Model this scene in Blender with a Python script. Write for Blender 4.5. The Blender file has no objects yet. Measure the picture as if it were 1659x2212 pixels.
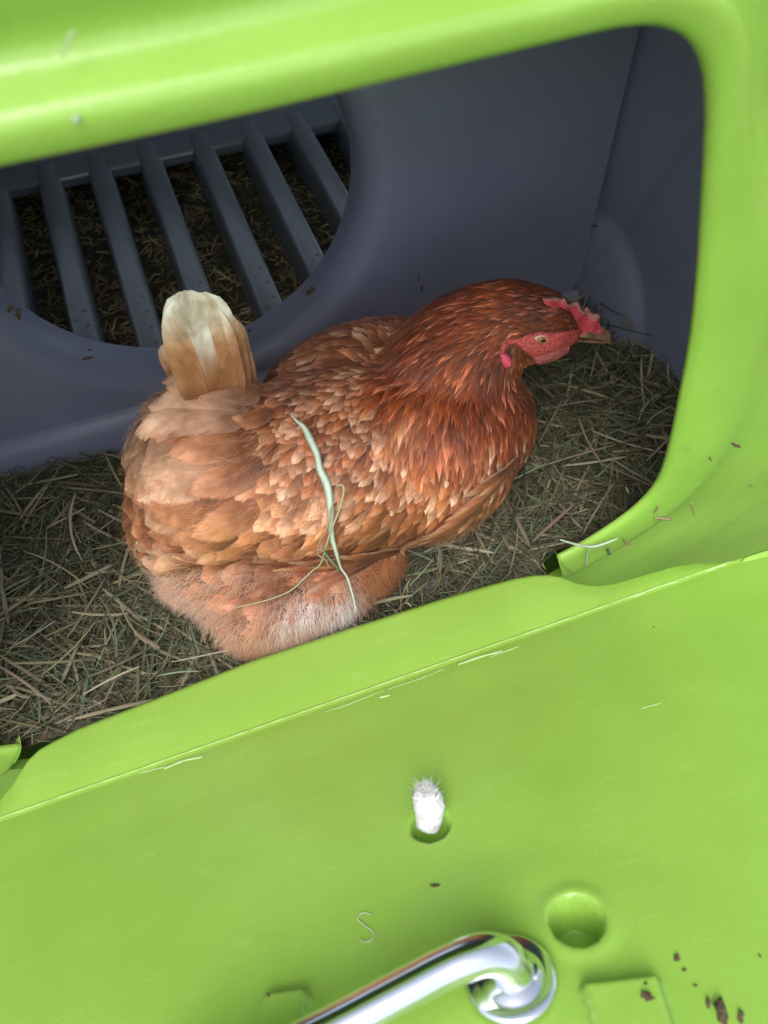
import bpy, bmesh, math, random
import numpy as np
from mathutils import Vector, Matrix
from mathutils.bvhtree import BVHTree
random.seed(7); rng = np.random.default_rng(11)
S = bpy.context.scene
COL = S.collection

# ------------------------------------------------------------------ camera
FOC, CX, CY = 1782.0, 829.5, 1106.0            # measured on a 1659 x 2212 view of the photograph
dx = np.array([.937, .288, -.1956]); dx /= np.linalg.norm(dx)
up = np.array([-.005, .572, .82]); up -= dx*up.dot(dx); up /= np.linalg.norm(up)
dy = np.cross(up, dx)
RM = np.stack([dx, dy, up], 1)                 # world -> camera
def ray(px, py): return RM.T @ np.array([(px-CX)/FOC, -(py-CY)/FOC, -1.0])
CAM = np.array([0, .17, .10]) - ray(680, 1020)*.67
def at(px, py, x=None, y=None, z=None):
    d = ray(px, py)
    for i, v in enumerate((x, y, z)):
        if v is not None: return CAM + d*(v-CAM[i])/d[i]
def on_plane(px, py, p0, n):
    d = ray(px, py); p0 = np.array(p0, float); n = np.array(n, float)
    return CAM + d*((p0-CAM).dot(n)/d.dot(n))
cd = bpy.data.cameras.new('camera'); cam = bpy.data.objects.new('camera', cd); COL.objects.link(cam)
M4 = Matrix([list(r) for r in RM.T]).to_4x4(); M4.translation = Vector(CAM); cam.matrix_world = M4
cd.sensor_fit = 'VERTICAL'; cd.sensor_height = 24; cd.lens = 24*FOC/2212
cd.clip_start = .01; cd.clip_end = 400
cd.dof.use_dof = True; cd.dof.focus_distance = .66; cd.dof.aperture_fstop = 5.2
S.camera = cam

# ------------------------------------------------------------------ light
w = bpy.data.worlds.new("World"); S.world = w; w.use_nodes = True
nt = w.node_tree; bg = nt.nodes['Background']; sky = nt.nodes.new('ShaderNodeTexSky')
sky.sky_type = 'NISHITA'; sky.sun_disc = False
SUN_EL, SUN_AZ = math.radians(60), math.radians(212)   # azimuth measured clockwise from +Y
sky.sun_elevation = SUN_EL; sky.sun_rotation = SUN_AZ; sky.air_density = 1.0; sky.dust_density = 2.5
hs_ = nt.nodes.new('ShaderNodeHueSaturation'); hs_.inputs['Saturation'].default_value = .55   # thin bright cloud whitens the sky
nt.links.new(sky.outputs[0], hs_.inputs['Color']); nt.links.new(hs_.outputs[0], bg.inputs[0]); bg.inputs[1].default_value = .15
sd = bpy.data.lights.new('sun', 'SUN'); sun = bpy.data.objects.new('sun', sd); COL.objects.link(sun)
sd.energy = 1.15; sd.angle = math.radians(36); sd.color = (1, .98, .95)
sv = Vector((math.sin(SUN_AZ)*math.cos(SUN_EL), math.cos(SUN_AZ)*math.cos(SUN_EL), math.sin(SUN_EL)))
sun.rotation_euler = sv.to_track_quat('Z', 'Y').to_euler(); sun.location = (-2, -3, 5)
S.view_settings.view_transform = 'Standard'; S.view_settings.look = 'None'
S.view_settings.exposure = .79; S.view_settings.gamma = 1; S.view_settings.use_curve_mapping = False
S.cycles.max_bounces = 8; S.cycles.transparent_max_bounces = 24; S.cycles.use_denoising = True
S.cycles.sample_clamp_indirect = 6

# ------------------------------------------------------------------ helpers
def mesh_obj(name, verts, faces, mat, parent=None, smooth=True, cols=None, fuv=None):
    me = bpy.data.meshes.new(name)
    me.from_pydata([tuple(v) for v in np.asarray(verts, float)], [], [tuple(int(i) for i in f) for f in faces])
    if cols is not None:
        a = me.attributes.new('fcol', 'FLOAT_COLOR', 'POINT'); c = np.ones((len(verts), 4), np.float32); c[:, :3] = cols
        a.data.foreach_set('color', c.ravel())
    if fuv is not None:
        a = me.attributes.new('fuv', 'FLOAT_VECTOR', 'POINT'); a.data.foreach_set('vector', np.asarray(fuv, np.float32).ravel())
    if smooth: me.polygons.foreach_set('use_smooth', [True]*len(me.polygons))
    me.update()
    o = bpy.data.objects.new(name, me); COL.objects.link(o)
    if mat: me.materials.append(mat)
    if parent: o.parent = parent
    return o
def empty(name, loc=(0, 0, 0)):
    o = bpy.data.objects.new(name, None); COL.objects.link(o); o.location = loc; o.empty_display_size = .05; return o
def tag(o, label=None, cat=None, group=None, kind=None):
    for k, v in (('label', label), ('category', cat), ('group', group), ('kind', kind)):
        if v: o[k] = v
    return o
def adopt(o, parent):                             # geometry is in world space; keep it there
    o.parent = parent; o.matrix_parent_inverse = Matrix.Translation(parent.location).inverted()
def nodes(name):
    m = bpy.data.materials.new(name); m.use_nodes = True; t = m.node_tree
    return m, t, t.nodes['Principled BSDF']
def N(t, ty, **kw):
    n = t.nodes.new(ty)
    for k, v in kw.items():
        if k in n.inputs: n.inputs[k].default_value = v
        else: setattr(n, k, v)
    return n
def L(t, a, b): t.links.new(a, b)
def mixc(t, fac, a, b, mode='MIX'):
    n = t.nodes.new('ShaderNodeMix'); n.data_type = 'RGBA'; n.blend_type = mode
    for i, v in ((0, fac), (6, a), (7, b)):
        if isinstance(v, bpy.types.NodeSocket): t.links.new(v, n.inputs[i])
        else: n.inputs[i].default_value = v if i == 0 else (*v, 1)
    return n.outputs[2]
def math_(t, op, a, b=None, c=None, clamp=False):
    n = t.nodes.new('ShaderNodeMath'); n.operation = op; n.use_clamp = clamp
    for i, v in enumerate((a, b, c)):
        if v is None: continue
        if isinstance(v, bpy.types.NodeSocket): t.links.new(v, n.inputs[i])
        else: n.inputs[i].default_value = v
    return n.outputs[0]
def ramp(t, fac, stops):
    n = t.nodes.new('ShaderNodeValToRGB'); L(t, fac, n.inputs[0]); e = n.color_ramp.elements
    while len(e) < len(stops): e.new(.5)
    for q, (p, c) in zip(e, stops): q.position = p; q.color = (*c, 1) if len(c) == 3 else c
    return n.outputs[0]
def g3(v): return (v, v, v)

# ------------------------------------------------------------------ materials
def plastic(name, col, rough, spec=.5, speck=.25, specol=(.75, .9, .5), grain=1.0, dirt=0.0, sss=0.0):
    m, t, b = nodes(name); tc = N(t, 'ShaderNodeTexCoord'); P = tc.outputs['Object']
    n1 = N(t, 'ShaderNodeTexNoise', Scale=900.0, Detail=2.0); L(t, P, n1.inputs[0])
    n2 = N(t, 'ShaderNodeTexNoise', Scale=14.0, Detail=5.0); L(t, P, n2.inputs[0])
    n3 = N(t, 'ShaderNodeTexNoise', Scale=300.0, Detail=3.0); L(t, P, n3.inputs[0])
    c = mixc(t, math_(t, 'MULTIPLY', ramp(t, n2.outputs[0], [(.3, g3(0)), (.75, g3(1))]), .28), col, tuple(min(1, x*1.35+.01) for x in col))
    sp = ramp(t, n1.outputs[0], [(.66, g3(0)), (.74, g3(1))])
    sp2 = ramp(t, n2.outputs[0], [(.35, g3(.2)), (.65, g3(1))])
    c = mixc(t, math_(t, 'MULTIPLY', math_(t, 'MULTIPLY', sp, sp2), speck), c, specol)
    dk = ramp(t, n1.outputs[0], [(.27, g3(1)), (.31, g3(0))]); c = mixc(t, math_(t, 'MULTIPLY', dk, .35), c, tuple(x*.45 for x in col))
    ms = N(t, 'ShaderNodeMapping'); ms.inputs['Scale'].default_value = (30, 160, 60); ms.inputs['Rotation'].default_value = (.3, .2, .35); L(t, P, ms.inputs[0])
    n6 = N(t, 'ShaderNodeTexNoise', Scale=1.0, Detail=6.0, Roughness=.7); L(t, ms.outputs[0], n6.inputs[0])
    c = mixc(t, math_(t, 'MULTIPLY', math_(t, 'MULTIPLY', ramp(t, n6.outputs[0], [(.56, g3(0)), (.70, g3(1))]), sp2), .22), c, specol)
    if dirt:
        n4 = N(t, 'ShaderNodeTexNoise', Scale=70.0, Detail=6.0, Roughness=.7); L(t, P, n4.inputs[0])
        d = ramp(t, n4.outputs[0], [(.66, g3(0)), (.72, g3(1))])
        c = mixc(t, math_(t, 'MULTIPLY', d, dirt), c, (.035, .024, .016))
        n5 = N(t, 'ShaderNodeTexNoise', Scale=22.0, Detail=8.0, Roughness=.7); L(t, P, n5.inputs[0])
        c = mixc(t, math_(t, 'MULTIPLY', ramp(t, n5.outputs[0], [(.45, g3(0)), (.8, g3(1))]), dirt*.5), c, (.16, .15, .14))
    L(t, c, b.inputs['Base Color'])
    r = math_(t, 'ADD', math_(t, 'MULTIPLY', n2.outputs[0], .22), rough-.11); L(t, r, b.inputs['Roughness'])
    b.inputs['Specular IOR Level'].default_value = spec
    if sss:
        b.inputs['Subsurface Weight'].default_value = sss; b.inputs['Subsurface Radius'].default_value = (.6, 1, .15); b.inputs['Subsurface Scale'].default_value = .006
    bp = N(t, 'ShaderNodeBump', Strength=.22*grain, Distance=.0006); L(t, n3.outputs[0], bp.inputs['Height'])
    bp2 = N(t, 'ShaderNodeBump', Strength=.05, Distance=.004); L(t, n2.outputs[0], bp2.inputs['Height'])
    L(t, bp.outputs[0], bp2.inputs['Normal']); L(t, bp2.outputs[0], b.inputs['Normal'])
    return m
GREEN = plastic('green_plastic', (.300, .515, .078), .27, spec=.6, speck=.55, specol=(.55, .8, .25))
GREY = plastic('slate_plastic', (.178, .186, .272), .42, speck=.15, specol=(.3, .3, .35), dirt=.22, spec=.4)
GREYD = plastic('slate_plastic_dirty', (.145, .158, .175), .20, speck=.1, specol=(.3, .3, .3), dirt=.8)
def attr_mat(name, rough=.6, spec=.3, trans=.0, streak=0.0):
    m, t, b = nodes(name); a = N(t, 'ShaderNodeAttribute', attribute_name='fcol'); c = a.outputs['Color']
    if streak:
        f = N(t, 'ShaderNodeAttribute', attribute_name='fuv'); mp = N(t, 'ShaderNodeVectorMath', operation='MULTIPLY'); L(t, f.outputs['Vector'], mp.inputs[0]); mp.inputs[1].default_value = (2, 9, 50)
        n = N(t, 'ShaderNodeTexNoise', Scale=1.0, Detail=3.0); L(t, mp.outputs[0], n.inputs[0])
        c = mixc(t, math_(t, 'MULTIPLY', n.outputs[0], streak), c, (.25, .25, .22), 'MULTIPLY')
    L(t, c, b.inputs['Base Color']); b.inputs['Roughness'].default_value = rough; b.inputs['Specular IOR Level'].default_value = spec
    if trans:
        tr = N(t, 'ShaderNodeBsdfTranslucent'); L(t, c, tr.inputs[0]); mx = N(t, 'ShaderNodeMixShader', Fac=trans)
        L(t, b.outputs[0], mx.inputs[1]); L(t, tr.outputs[0], mx.inputs[2]); L(t, mx.outputs[0], t.nodes['Material Output'].inputs[0])
    return m
HAYM = attr_mat('hay', .55, .35, .15, streak=.5)
def simple(name, col, rough=.6, metal=0., spec=.5, noise=None, bump=0., bscale=200.):
    m, t, b = nodes(name); tc = N(t, 'ShaderNodeTexCoord'); b.inputs['Roughness'].default_value = rough; b.inputs['Metallic'].default_value = metal
    b.inputs['Specular IOR Level'].default_value = spec; b.inputs['Base Color'].default_value = (*col, 1)
    if noise:
        n = N(t, 'ShaderNodeTexNoise', Scale=noise[1], Detail=5.0); L(t, tc.outputs['Object'], n.inputs[0])
        L(t, ramp(t, n.outputs[0], [(.32, col), (.68, noise[0])]), b.inputs['Base Color'])
    if bump:
        n = N(t, 'ShaderNodeTexNoise', Scale=bscale, Detail=3.0); L(t, tc.outputs['Object'], n.inputs[0])
        bp = N(t, 'ShaderNodeBump', Strength=bump, Distance=.002); L(t, n.outputs[0], bp.inputs['Height']); L(t, bp.outputs[0], b.inputs['Normal'])
    return m
CHROME = simple('chrome', (.80, .83, .85), .17, 1.0, noise=((.78, .80, .82), 60))
COMB = simple('comb_skin', (.66, .06, .09), .36, noise=((.36, .04, .05), 300), bump=.8, bscale=700)
COMBEDGE = simple('comb_edge', (.52, .24, .24), .6, noise=((.30, .09, .08), 500), bump=1, bscale=900)
FACE = simple('face_skin', (.64, .095, .10), .45, noise=((.30, .045, .04), 380), bump=1.0, bscale=620)
LOBE = simple('earlobe_skin', (.72, .09, .17), .35, noise=((.55, .06, .11), 260), bump=.6, bscale=500)
BEAK = simple('beak_horn', (.15, .065, .04), .30, noise=((.30, .17, .11), 130), bump=.3, bscale=300)
NOST = simple('nostril_horn', (.10, .06, .05), .6)
IRIS = simple('iris', (.36, .13, .035), .04, noise=((.34, .11, .03), 900))
PUPIL = simple('pupil', (.003, .003, .003), .03)
LID = simple('eyelid', (.52, .42, .40), .5, bump=.7, bscale=1200)
MUD = simple('mud', (.05, .03, .018), .85, noise=((.13, .085, .05), 300), bump=1, bscale=400)
FUZZ = simple('cord_fibre', (.88, .87, .90), .8, noise=((.70, .67, .70), 200), bump=.5, bscale=500)
SHAVE = simple('shaved_plastic', (.62, .82, .40), .6)
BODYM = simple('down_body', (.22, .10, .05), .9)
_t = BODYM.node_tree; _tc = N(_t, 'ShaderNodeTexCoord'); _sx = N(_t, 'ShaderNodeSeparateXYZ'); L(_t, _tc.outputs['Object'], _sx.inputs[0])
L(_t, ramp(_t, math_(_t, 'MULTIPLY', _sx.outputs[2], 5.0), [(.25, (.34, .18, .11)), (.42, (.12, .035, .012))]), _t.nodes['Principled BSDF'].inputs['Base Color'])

# feathers: colour from the feather itself plus painted root shade, barbs, shaft, frayed outline
def feather_mat(name='feather', fray=1.25, lim=.38, tipf=.75, freq=80):
    m, t, b = nodes(name); a = N(t, 'ShaderNodeAttribute', attribute_name='fcol'); f = N(t, 'ShaderNodeAttribute', attribute_name='fuv')
    sp = N(t, 'ShaderNodeSeparateXYZ'); L(t, f.outputs['Vector'], sp.inputs[0]); u, v, r = sp.outputs
    av = math_(t, 'ABSOLUTE', v)
    w_ = math_(t, 'SUBTRACT', math_(t, 'MULTIPLY', u, 1.0), math_(t, 'MULTIPLY', av, .30))      # barbs slant towards the tip
    cb = N(t, 'ShaderNodeCombineXYZ'); L(t, math_(t, 'MULTIPLY', w_, freq), cb.inputs[0]); L(t, math_(t, 'MULTIPLY', v, 1.2), cb.inputs[1]); L(t, math_(t, 'MULTIPLY', r, 80), cb.inputs[2])
    nb = N(t, 'ShaderNodeTexNoise', Scale=1.0, Detail=2.0); L(t, cb.outputs[0], nb.inputs[0])
    cb2 = N(t, 'ShaderNodeCombineXYZ'); L(t, math_(t, 'MULTIPLY', w_, 7), cb2.inputs[0]); L(t, math_(t, 'MULTIPLY', v, 2.0), cb2.inputs[1]); L(t, math_(t, 'MULTIPLY', r, 133), cb2.inputs[2])
    nl = N(t, 'ShaderNodeTexNoise', Scale=1.0, Detail=3.0); L(t, cb2.outputs[0], nl.inputs[0])
    tco = N(t, 'ShaderNodeTexCoord'); pn = N(t, 'ShaderNodeTexNoise', Scale=38.0, Detail=3.0); L(t, tco.outputs['Object'], pn.inputs[0])
    c = mixc(t, 1.0, a.outputs['Color'], ramp(t, pn.outputs[0], [(.34, (.66, .60, .56)), (.50, (1, 1, 1)), (.68, (1.32, 1.42, 1.5))]), 'MULTIPLY')
    al = a.outputs['Alpha']                                    # how pale the feather's margin is
    c = mixc(t, 1.0, c, ramp(t, u, [(.20, (.38, .30, .25)), (.55, (.78, .73, .69)), (.82, (1.35, 1.42, 1.45))]), 'MULTIPLY')  # dark natural roots, deepened to paint shade between overlapping feathers; tips paler
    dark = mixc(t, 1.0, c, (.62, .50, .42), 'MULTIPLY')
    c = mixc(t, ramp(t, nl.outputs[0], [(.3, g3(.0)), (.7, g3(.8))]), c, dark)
    c = mixc(t, math_(t, 'MULTIPLY', ramp(t, nb.outputs[0], [(.38, g3(0)), (.62, g3(1))]), .30), c, mixc(t, 1.0, c, (1.5, 1.6, 1.7), 'MULTIPLY'))
    edge = math_(t, 'MAXIMUM', ramp(t, av, [(.62, g3(0)), (1, g3(1))]), ramp(t, u, [(.72, g3(0)), (1, g3(1))]))
    pale = mixc(t, .72, c, (.80, .58, .42))
    c = mixc(t, math_(t, 'MULTIPLY', edge, al), c, pale)
    sh = ramp(t, av, [(.0, g3(1)), (.07, g3(0))])
    c = mixc(t, math_(t, 'MULTIPLY', sh, .18), c, pale)
    L(t, c, b.inputs['Base Color']); b.inputs['Roughness'].default_value = .40; b.inputs['Specular IOR Level'].default_value = .5
    b.inputs['Sheen Weight'].default_value = .06; b.inputs['Sheen Roughness'].default_value = .4; b.inputs['Sheen Tint'].default_value = (1, .85, .75, 1)
    bp = N(t, 'ShaderNodeBump', Strength=.6, Distance=.0006); L(t, nb.outputs[0], bp.inputs['Height']); L(t, bp.outputs[0], b.inputs['Normal'])
    tl = N(t, 'ShaderNodeBsdfTranslucent'); L(t, c, tl.inputs[0]); m1 = N(t, 'ShaderNodeMixShader', Fac=.16); L(t, b.outputs[0], m1.inputs[1]); L(t, tl.outputs[0], m1.inputs[2])
    # fray: outer barbs separate and thin out
    k = math_(t, 'ADD', math_(t, 'MULTIPLY', av, 1.0), math_(t, 'MULTIPLY', ramp(t, u, [(.60, g3(0)), (1, g3(1))]), tipf))
    cut = math_(t, 'GREATER_THAN', math_(t, 'SUBTRACT', k, math_(t, 'MULTIPLY', nb.outputs[0], fray)), lim)
    tp = N(t, 'ShaderNodeBsdfTransparent'); m2 = N(t, 'ShaderNodeMixShader'); L(t, cut, m2.inputs[0]); L(t, m1.outputs[0], m2.inputs[1]); L(t, tp.outputs[0], m2.inputs[2])
    L(t, m2.outputs[0], t.nodes['Material Output'].inputs[0])
    return m
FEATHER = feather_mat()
TAILM = feather_mat('tail_feather', .30, .98, .15, 90)
SOFT = feather_mat('soft_feather', 1.10, .46, .60, 150)
DOWN = attr_mat('down_hair', .7, .15, .25)

# ------------------------------------------------------------------ setting outside the coop
def grid(name, fn, nu, nv, mat, parent=None, **kw):
    V = [fn(i/(nu-1), j/(nv-1)) for j in range(nv) for i in range(nu)]
    Fc = [(j*nu+i, j*nu+i+1, (j+1)*nu+i+1, (j+1)*nu+i) for j in range(nv-1) for i in range(nu-1)]
    return mesh_obj(name, V, Fc, mat, parent, **kw)
GZ = -.42
gm = simple('lawn', (.045, .085, .02), .9, noise=((.10, .13, .04), 9), bump=1, bscale=40)
tag(grid('ground', lambda u, v: ((u-.5)*120, (v-.5)*120, GZ), 2, 2, gm, smooth=False), kind='structure')

# ------------------------------------------------------------------ the coop
def sst(a, b, x):
    t = min(1, max(0, (x-a)/(b-a))); return t*t*(3-2*t)
coop = tag(empty('chicken_coop', (0, .3, GZ)), 'green and slate grey plastic chicken coop with its nest side opened', 'coop')
def part(o, parent=coop):
    if parent is coop: adopt(o, coop)
    else: adopt2(o, parent)
    return o
def adopt2(o, p):
    o.parent = p; o.matrix_parent_inverse = Matrix.Identity(4)
LEAN = .058
PN = np.array([0, 1, LEAN/.5]); PN = PN/np.linalg.norm(PN)      # inward normal of the outer wall
P0 = np.array([0, LEAN, 0.0])
EX = np.array([1., 0, 0]); EZ = np.cross(EX, PN); EZ /= np.linalg.norm(EZ)
if EZ[2] < 0: EZ = -EZ
inner_px = [(1208, 1212), (1262, 1184), (1322, 1146), (1362, 1118), (1400, 1083), (1424, 1048), (1440, 1000), (1452, 950), (1462, 880), (1471, 815), (1480, 750), (1497, 600), (1508, 450), (1516, 330), (1518, 250), (1513, 190), (1498, 143), (1470, 108), (1435, 86), (1398, 76), (1350, 82), (1250, 103), (1000, 155), (700, 214), (400, 275), (0, 355)]
inner = []
for p in inner_px:
    q = on_plane(*p, P0, PN)-P0; inner.append((q.dot(EX), q.dot(EZ)))
xm = -.050                                                     # mirror the unseen left half of the rim about the opening's middle
right = inner[:22]
left = [(2*xm-x, z) for x, z in reversed(right)]
lc = at(50, 1632, z=.055)[0]
path = np.array(right+[(xm, right[-1][1]-.000)]+left)
def resample(P, n):
    d = np.r_[0, np.cumsum(np.linalg.norm(np.diff(P, axis=0), axis=1))]
    s = np.linspace(0, d[-1], n); return np.stack([np.interp(s, d, P[:, k]) for k in range(P.shape[1])], 1)
path[:, 1] -= (.0045*np.clip((.10-path[:, 0])/.2, 0, 1)-.0025*np.clip((path[:, 0]+.02)/.12, 0, 1))*np.clip((path[:, 1]-.44)/.05, 0, 1)
path[:, 0] += np.where(path[:, 0] > .05, .0035, 0)*np.clip((path[:, 1]-.20)/.10, 0, 1)*np.clip((path[:, 0]-.05)/.05, 0, 1)
path[-8:, 1] -= np.linspace(0, .020, 8)
path = resample(path, 420)
for _ in range(30): path[1:-1] = (path[:-2]+2*path[1:-1]+path[2:])/4
tan = np.gradient(path, axis=0); tan /= np.linalg.norm(tan, axis=1)[:, None]
nor = np.stack([tan[:, 1], -tan[:, 0]], 1)                     # outward (path runs counter-clockwise seen from outside)
cen = path.mean(0)
if ((path[100]-cen)*nor[100]).sum() < 0: nor = -nor
# profile: (offset outwards in the wall plane, height towards the outside)
prof = [(.060, -.026), (.030, -.020), (.012, -.0105), (.004, -.0095), (.0008, -.0078), (0, -.005), (.0004, -.0028), (.0022, -.0012), (.006, 0), (.014, .0012), (.021, .0018), (.0255, .0016), (.0282, .0008), (.0300, -.0008), (.0318, -.0036), (.0345, -.0082), (.0375, -.0120), (.042, -.0142), (.048, -.0148), (.056, -.0138), (.068, -.0115), (.085, -.009), (.11, -.007), (.13, -.006), (.17, -.006), (.24, -.006), (.32, -.007), (.42, -.008)]
prof = resample(np.array(prof), 110)
for _ in range(1): prof[1:-1] = (prof[:-2]+2*prof[1:-1]+prof[2:])/4
V = []
pa, pb = path[-1], path[0]                                     # the sill between the two ends of the rim, below the hatch
sx = np.linspace(0, 1, 60)[1:-1]; sill = np.stack([pa[0]+(pb[0]-pa[0])*sx, pa[1]+(pb[1]-pa[1])*sx-.020*np.sin(sx*math.pi)**.4], 1)
loop = np.vstack([path, sill]); ln_ = np.vstack([nor, np.array([[0.0, -1.0]]*len(sill))])
for k in range(1, 14):
    f = k/14; ln_[len(path)-1+k] = nor[-1]*(1-f)+ln_[len(path)-1+k]*f; ln_[-k] = nor[0]*(1-f)+ln_[-k]*f
for i, (p, n_) in enumerate(zip(loop, ln_)):
    for o_, h in prof:
        if i >= len(path): o_ = max(o_, .092+(.0001*h)) if 12 < i-len(path) < len(sill)-12 else max(o_, .043+.049*min(1, min(i-len(path)+1, len(loop)-i)/12)); h = min(h, -.0150)
        k_ = 1.85-1.28*sst(.30, .47, p[1]); o_ = o_*k_ if o_ < .066 else o_-.066*(1-k_)
        q = p+n_*o_; V.append(P0+EX*q[0]+EZ*q[1]-PN*h)
V = np.array(V); V[:, 2] = np.clip(V[:, 2], -.40, .64); V[:, 0] = np.clip(V[:, 0], -.495, .495)
m_ = len(prof)
Fc = [(i*m_+j, i*m_+j+1, ((i+1) % len(loop))*m_+j+1, ((i+1) % len(loop))*m_+j) for i in range(len(loop)) for j in range(m_-1)]
wall = mesh_obj('outer_wall', V, Fc, GREEN)
adopt(wall, coop); tag(wall, 'bright green plastic side wall with raised rim round the nest opening')
# cut ends of the rim: small closing faces
for k in (0, len(path)-1):
    j0 = int(np.argmin(prof[:, 0])); pr2 = [q for q in prof[j0:] if q[0] < .030]
    ring = [P0+EX*(path[k]+nor[k]*o_)[0]+EZ*(path[k]+nor[k]*o_)[1]-PN*h for o_, h in pr2]
    back = [P0+EX*(path[k]+nor[k]*o_)[0]+EZ*(path[k]+nor[k]*o_)[1]+PN*.012 for o_, h in pr2]
    vv = ring+back; n = len(ring)
    ff = [(i, i+1, n+i+1, n+i) for i in range(n-1)]
    e = mesh_obj('rim_end', vv, ff, GREEN, smooth=False); adopt(e, wall); e.matrix_parent_inverse = Matrix.Identity(4)
    e.matrix_parent_inverse = Matrix.Identity(4)

# slate partition with the round way through
YP = .335
cpx = np.array([at(*p, y=YP+.036)[[0, 2]] for p in [(0, 610), (60, 680), (130, 725), (220, 748), (300, 752), (420, 750), (530, 720), (620, 660), (700, 560), (740, 450), (755, 300), (740, 205)]])
sol = np.linalg.lstsq(np.c_[2*cpx, np.ones(len(cpx))], (cpx**2).sum(1), rcond=None)[0]; CXH, CZH = sol[0], sol[1]; RH = math.sqrt(sol[2]+CXH**2+CZH**2); print('hole', CXH, CZH, RH)
XL, XR, ZT = -.46, .336, .62
def ring_r(a): return RH
def part_grid():
    na, nr = 160, 26
    V = []; F_ = []
    for i in range(na):
        a = 2*math.pi*i/na; c, s = math.cos(a), math.sin(a)
        # outer boundary of the panel on this ray
        tx = ((XR if c > 0 else XL)-CXH)/c if abs(c) > 1e-6 else 1e9
        tz = ((ZT if s > 0 else .058)-CZH)/s if abs(s) > 1e-6 else 1e9
        tmax = min(tx, tz)
        for j in range(nr):
            if j < 14:                                          # rolled lip of the hole
                q = j/13; th = q*math.pi/2*1.05
                r = RH+.024*(1-math.cos(th)); y = YP+.030-.030*math.sin(min(th, math.pi/2))
                if j == 0: y += .012
            else:
                q = (j-13)/(nr-1-13); r0 = RH+.0255; r = min(r0, tmax-.0001)*(1-q)+tmax*q; y = YP
            r = min(r, tmax)
            V.append((CXH+r*c, y, CZH+r*s))
    for i in range(na):
        for j in range(nr-1):
            a, b = i*nr+j, ((i+1) % na)*nr+j; F_.append((a, b, b+1, a+1))
    return V, F_
V, Fc = part_grid(); pw = mesh_obj('partition', V, Fc, GREY); adopt(pw, coop)
tag(pw, 'slate grey partition with a round hole smeared with dried mud')
prof2 = [(.058, 0.0), (.056, -.004), (.052, -.009), (.046, -.0115), (.035, -.013), (-.01, -.014)]
V = []; 
for z, oy in prof2:
    for i in range(40): V.append((XL+(XR-XL)*i/39, YP+oy, z))
Fc = [(j*40+i, j*40+i+1, (j+1)*40+i+1, (j+1)*40+i) for j in range(len(prof2)-1) for i in range(39)]
sk = mesh_obj('partition_base', V, Fc, GREY); adopt(sk, coop)
# right wall with a gusset in the corner
def rwall(u, v):
    y = .072+u*.302; z = -.01+v*.63
    x = .352+.040*(1-u)-.01*v
    d = math.hypot((y-.335)/.085, (z-.02)/.115)
    bump = max(0, 1-d**2.5)
    x -= .022*bump**.6 if bump > 0 else 0
    cr = math.exp(-((y-.33+.36*(z-.1))/.006)**2)*.002
    return (x+cr, y, z)
rw = grid('right_wall', rwall, 80, 110, GREY); adopt(rw, coop)
lw = grid('left_wall', lambda u, v: (-.44-.012*v, .02+u*.36, -.01+v*.63), 12, 12, GREY); adopt(lw, coop)
# shell closing the rest of the coop (dark inside)
def box(x0, x1, y0, y1, z0, z1):
    V = [(x, y, z) for x in (x0, x1) for y in (y0, y1) for z in (z0, z1)]
    F_ = [(0, 1, 3, 2), (4, 6, 7, 5), (0, 4, 5, 1), (2, 3, 7, 6), (0, 2, 6, 4), (1, 5, 7, 3)]
    return V, F_
def boxes(name, L_, mat, parent=coop, bevel=.002):
    V = []; F_ = []
    for b_ in L_:
        v, f = box(*b_); F_ += [tuple(len(V)+i for i in q) for q in f]; V += v
    o = mesh_obj(name, V, F_, mat, smooth=False)
    if bevel:
        bm_ = o.modifiers.new('b', 'BEVEL'); bm_.width = bevel; bm_.segments = 2
    if parent is coop: adopt(o, coop)
    else: adopt2(o, parent)
    return o
boxes('roof', [(-.50, .50, .030, 1.00, .624, .644)], GREEN, bevel=.004)
boxes('nest_floor', [(-.44, .41, .090, .33, -.012, -.002)], GREY)
boxes('end_wall', [(-.50, -.474, .10, 1.0, -.14, .623), (.412, .435, .10, .37, -.14, .623), (.412, .435, .94, 1.0, -.14, .623), (.412, .435, .37, .94, .56, .623), (.412, .435, .37, .94, -.14, .03), (-.473, .411, .976, 1.0, -.14, .34), (-.473, .411, .976, 1.0, .57, .623)], GREYD)  # unseen walls, left open at side and back to let light onto the slats
boxes('coop_leg', [(-.46, -.42, .12, .16, GZ, -.15)], GREEN); boxes('coop_leg', [(.37, .41, .12, .16, GZ, -.15)], GREEN)
boxes('coop_leg', [(-.46, -.42, .93, .97, GZ, -.15)], GREEN); boxes('coop_leg', [(.37, .41, .93, .97, GZ, -.15)], GREEN)
boxes('droppings_tray', [(-.47, .41, .35, .975, -.02, -.008)], GREYD)
boxes('base', [(-.50, .435, .10, 1.0, -.155, -.141)], GREEN)

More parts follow.
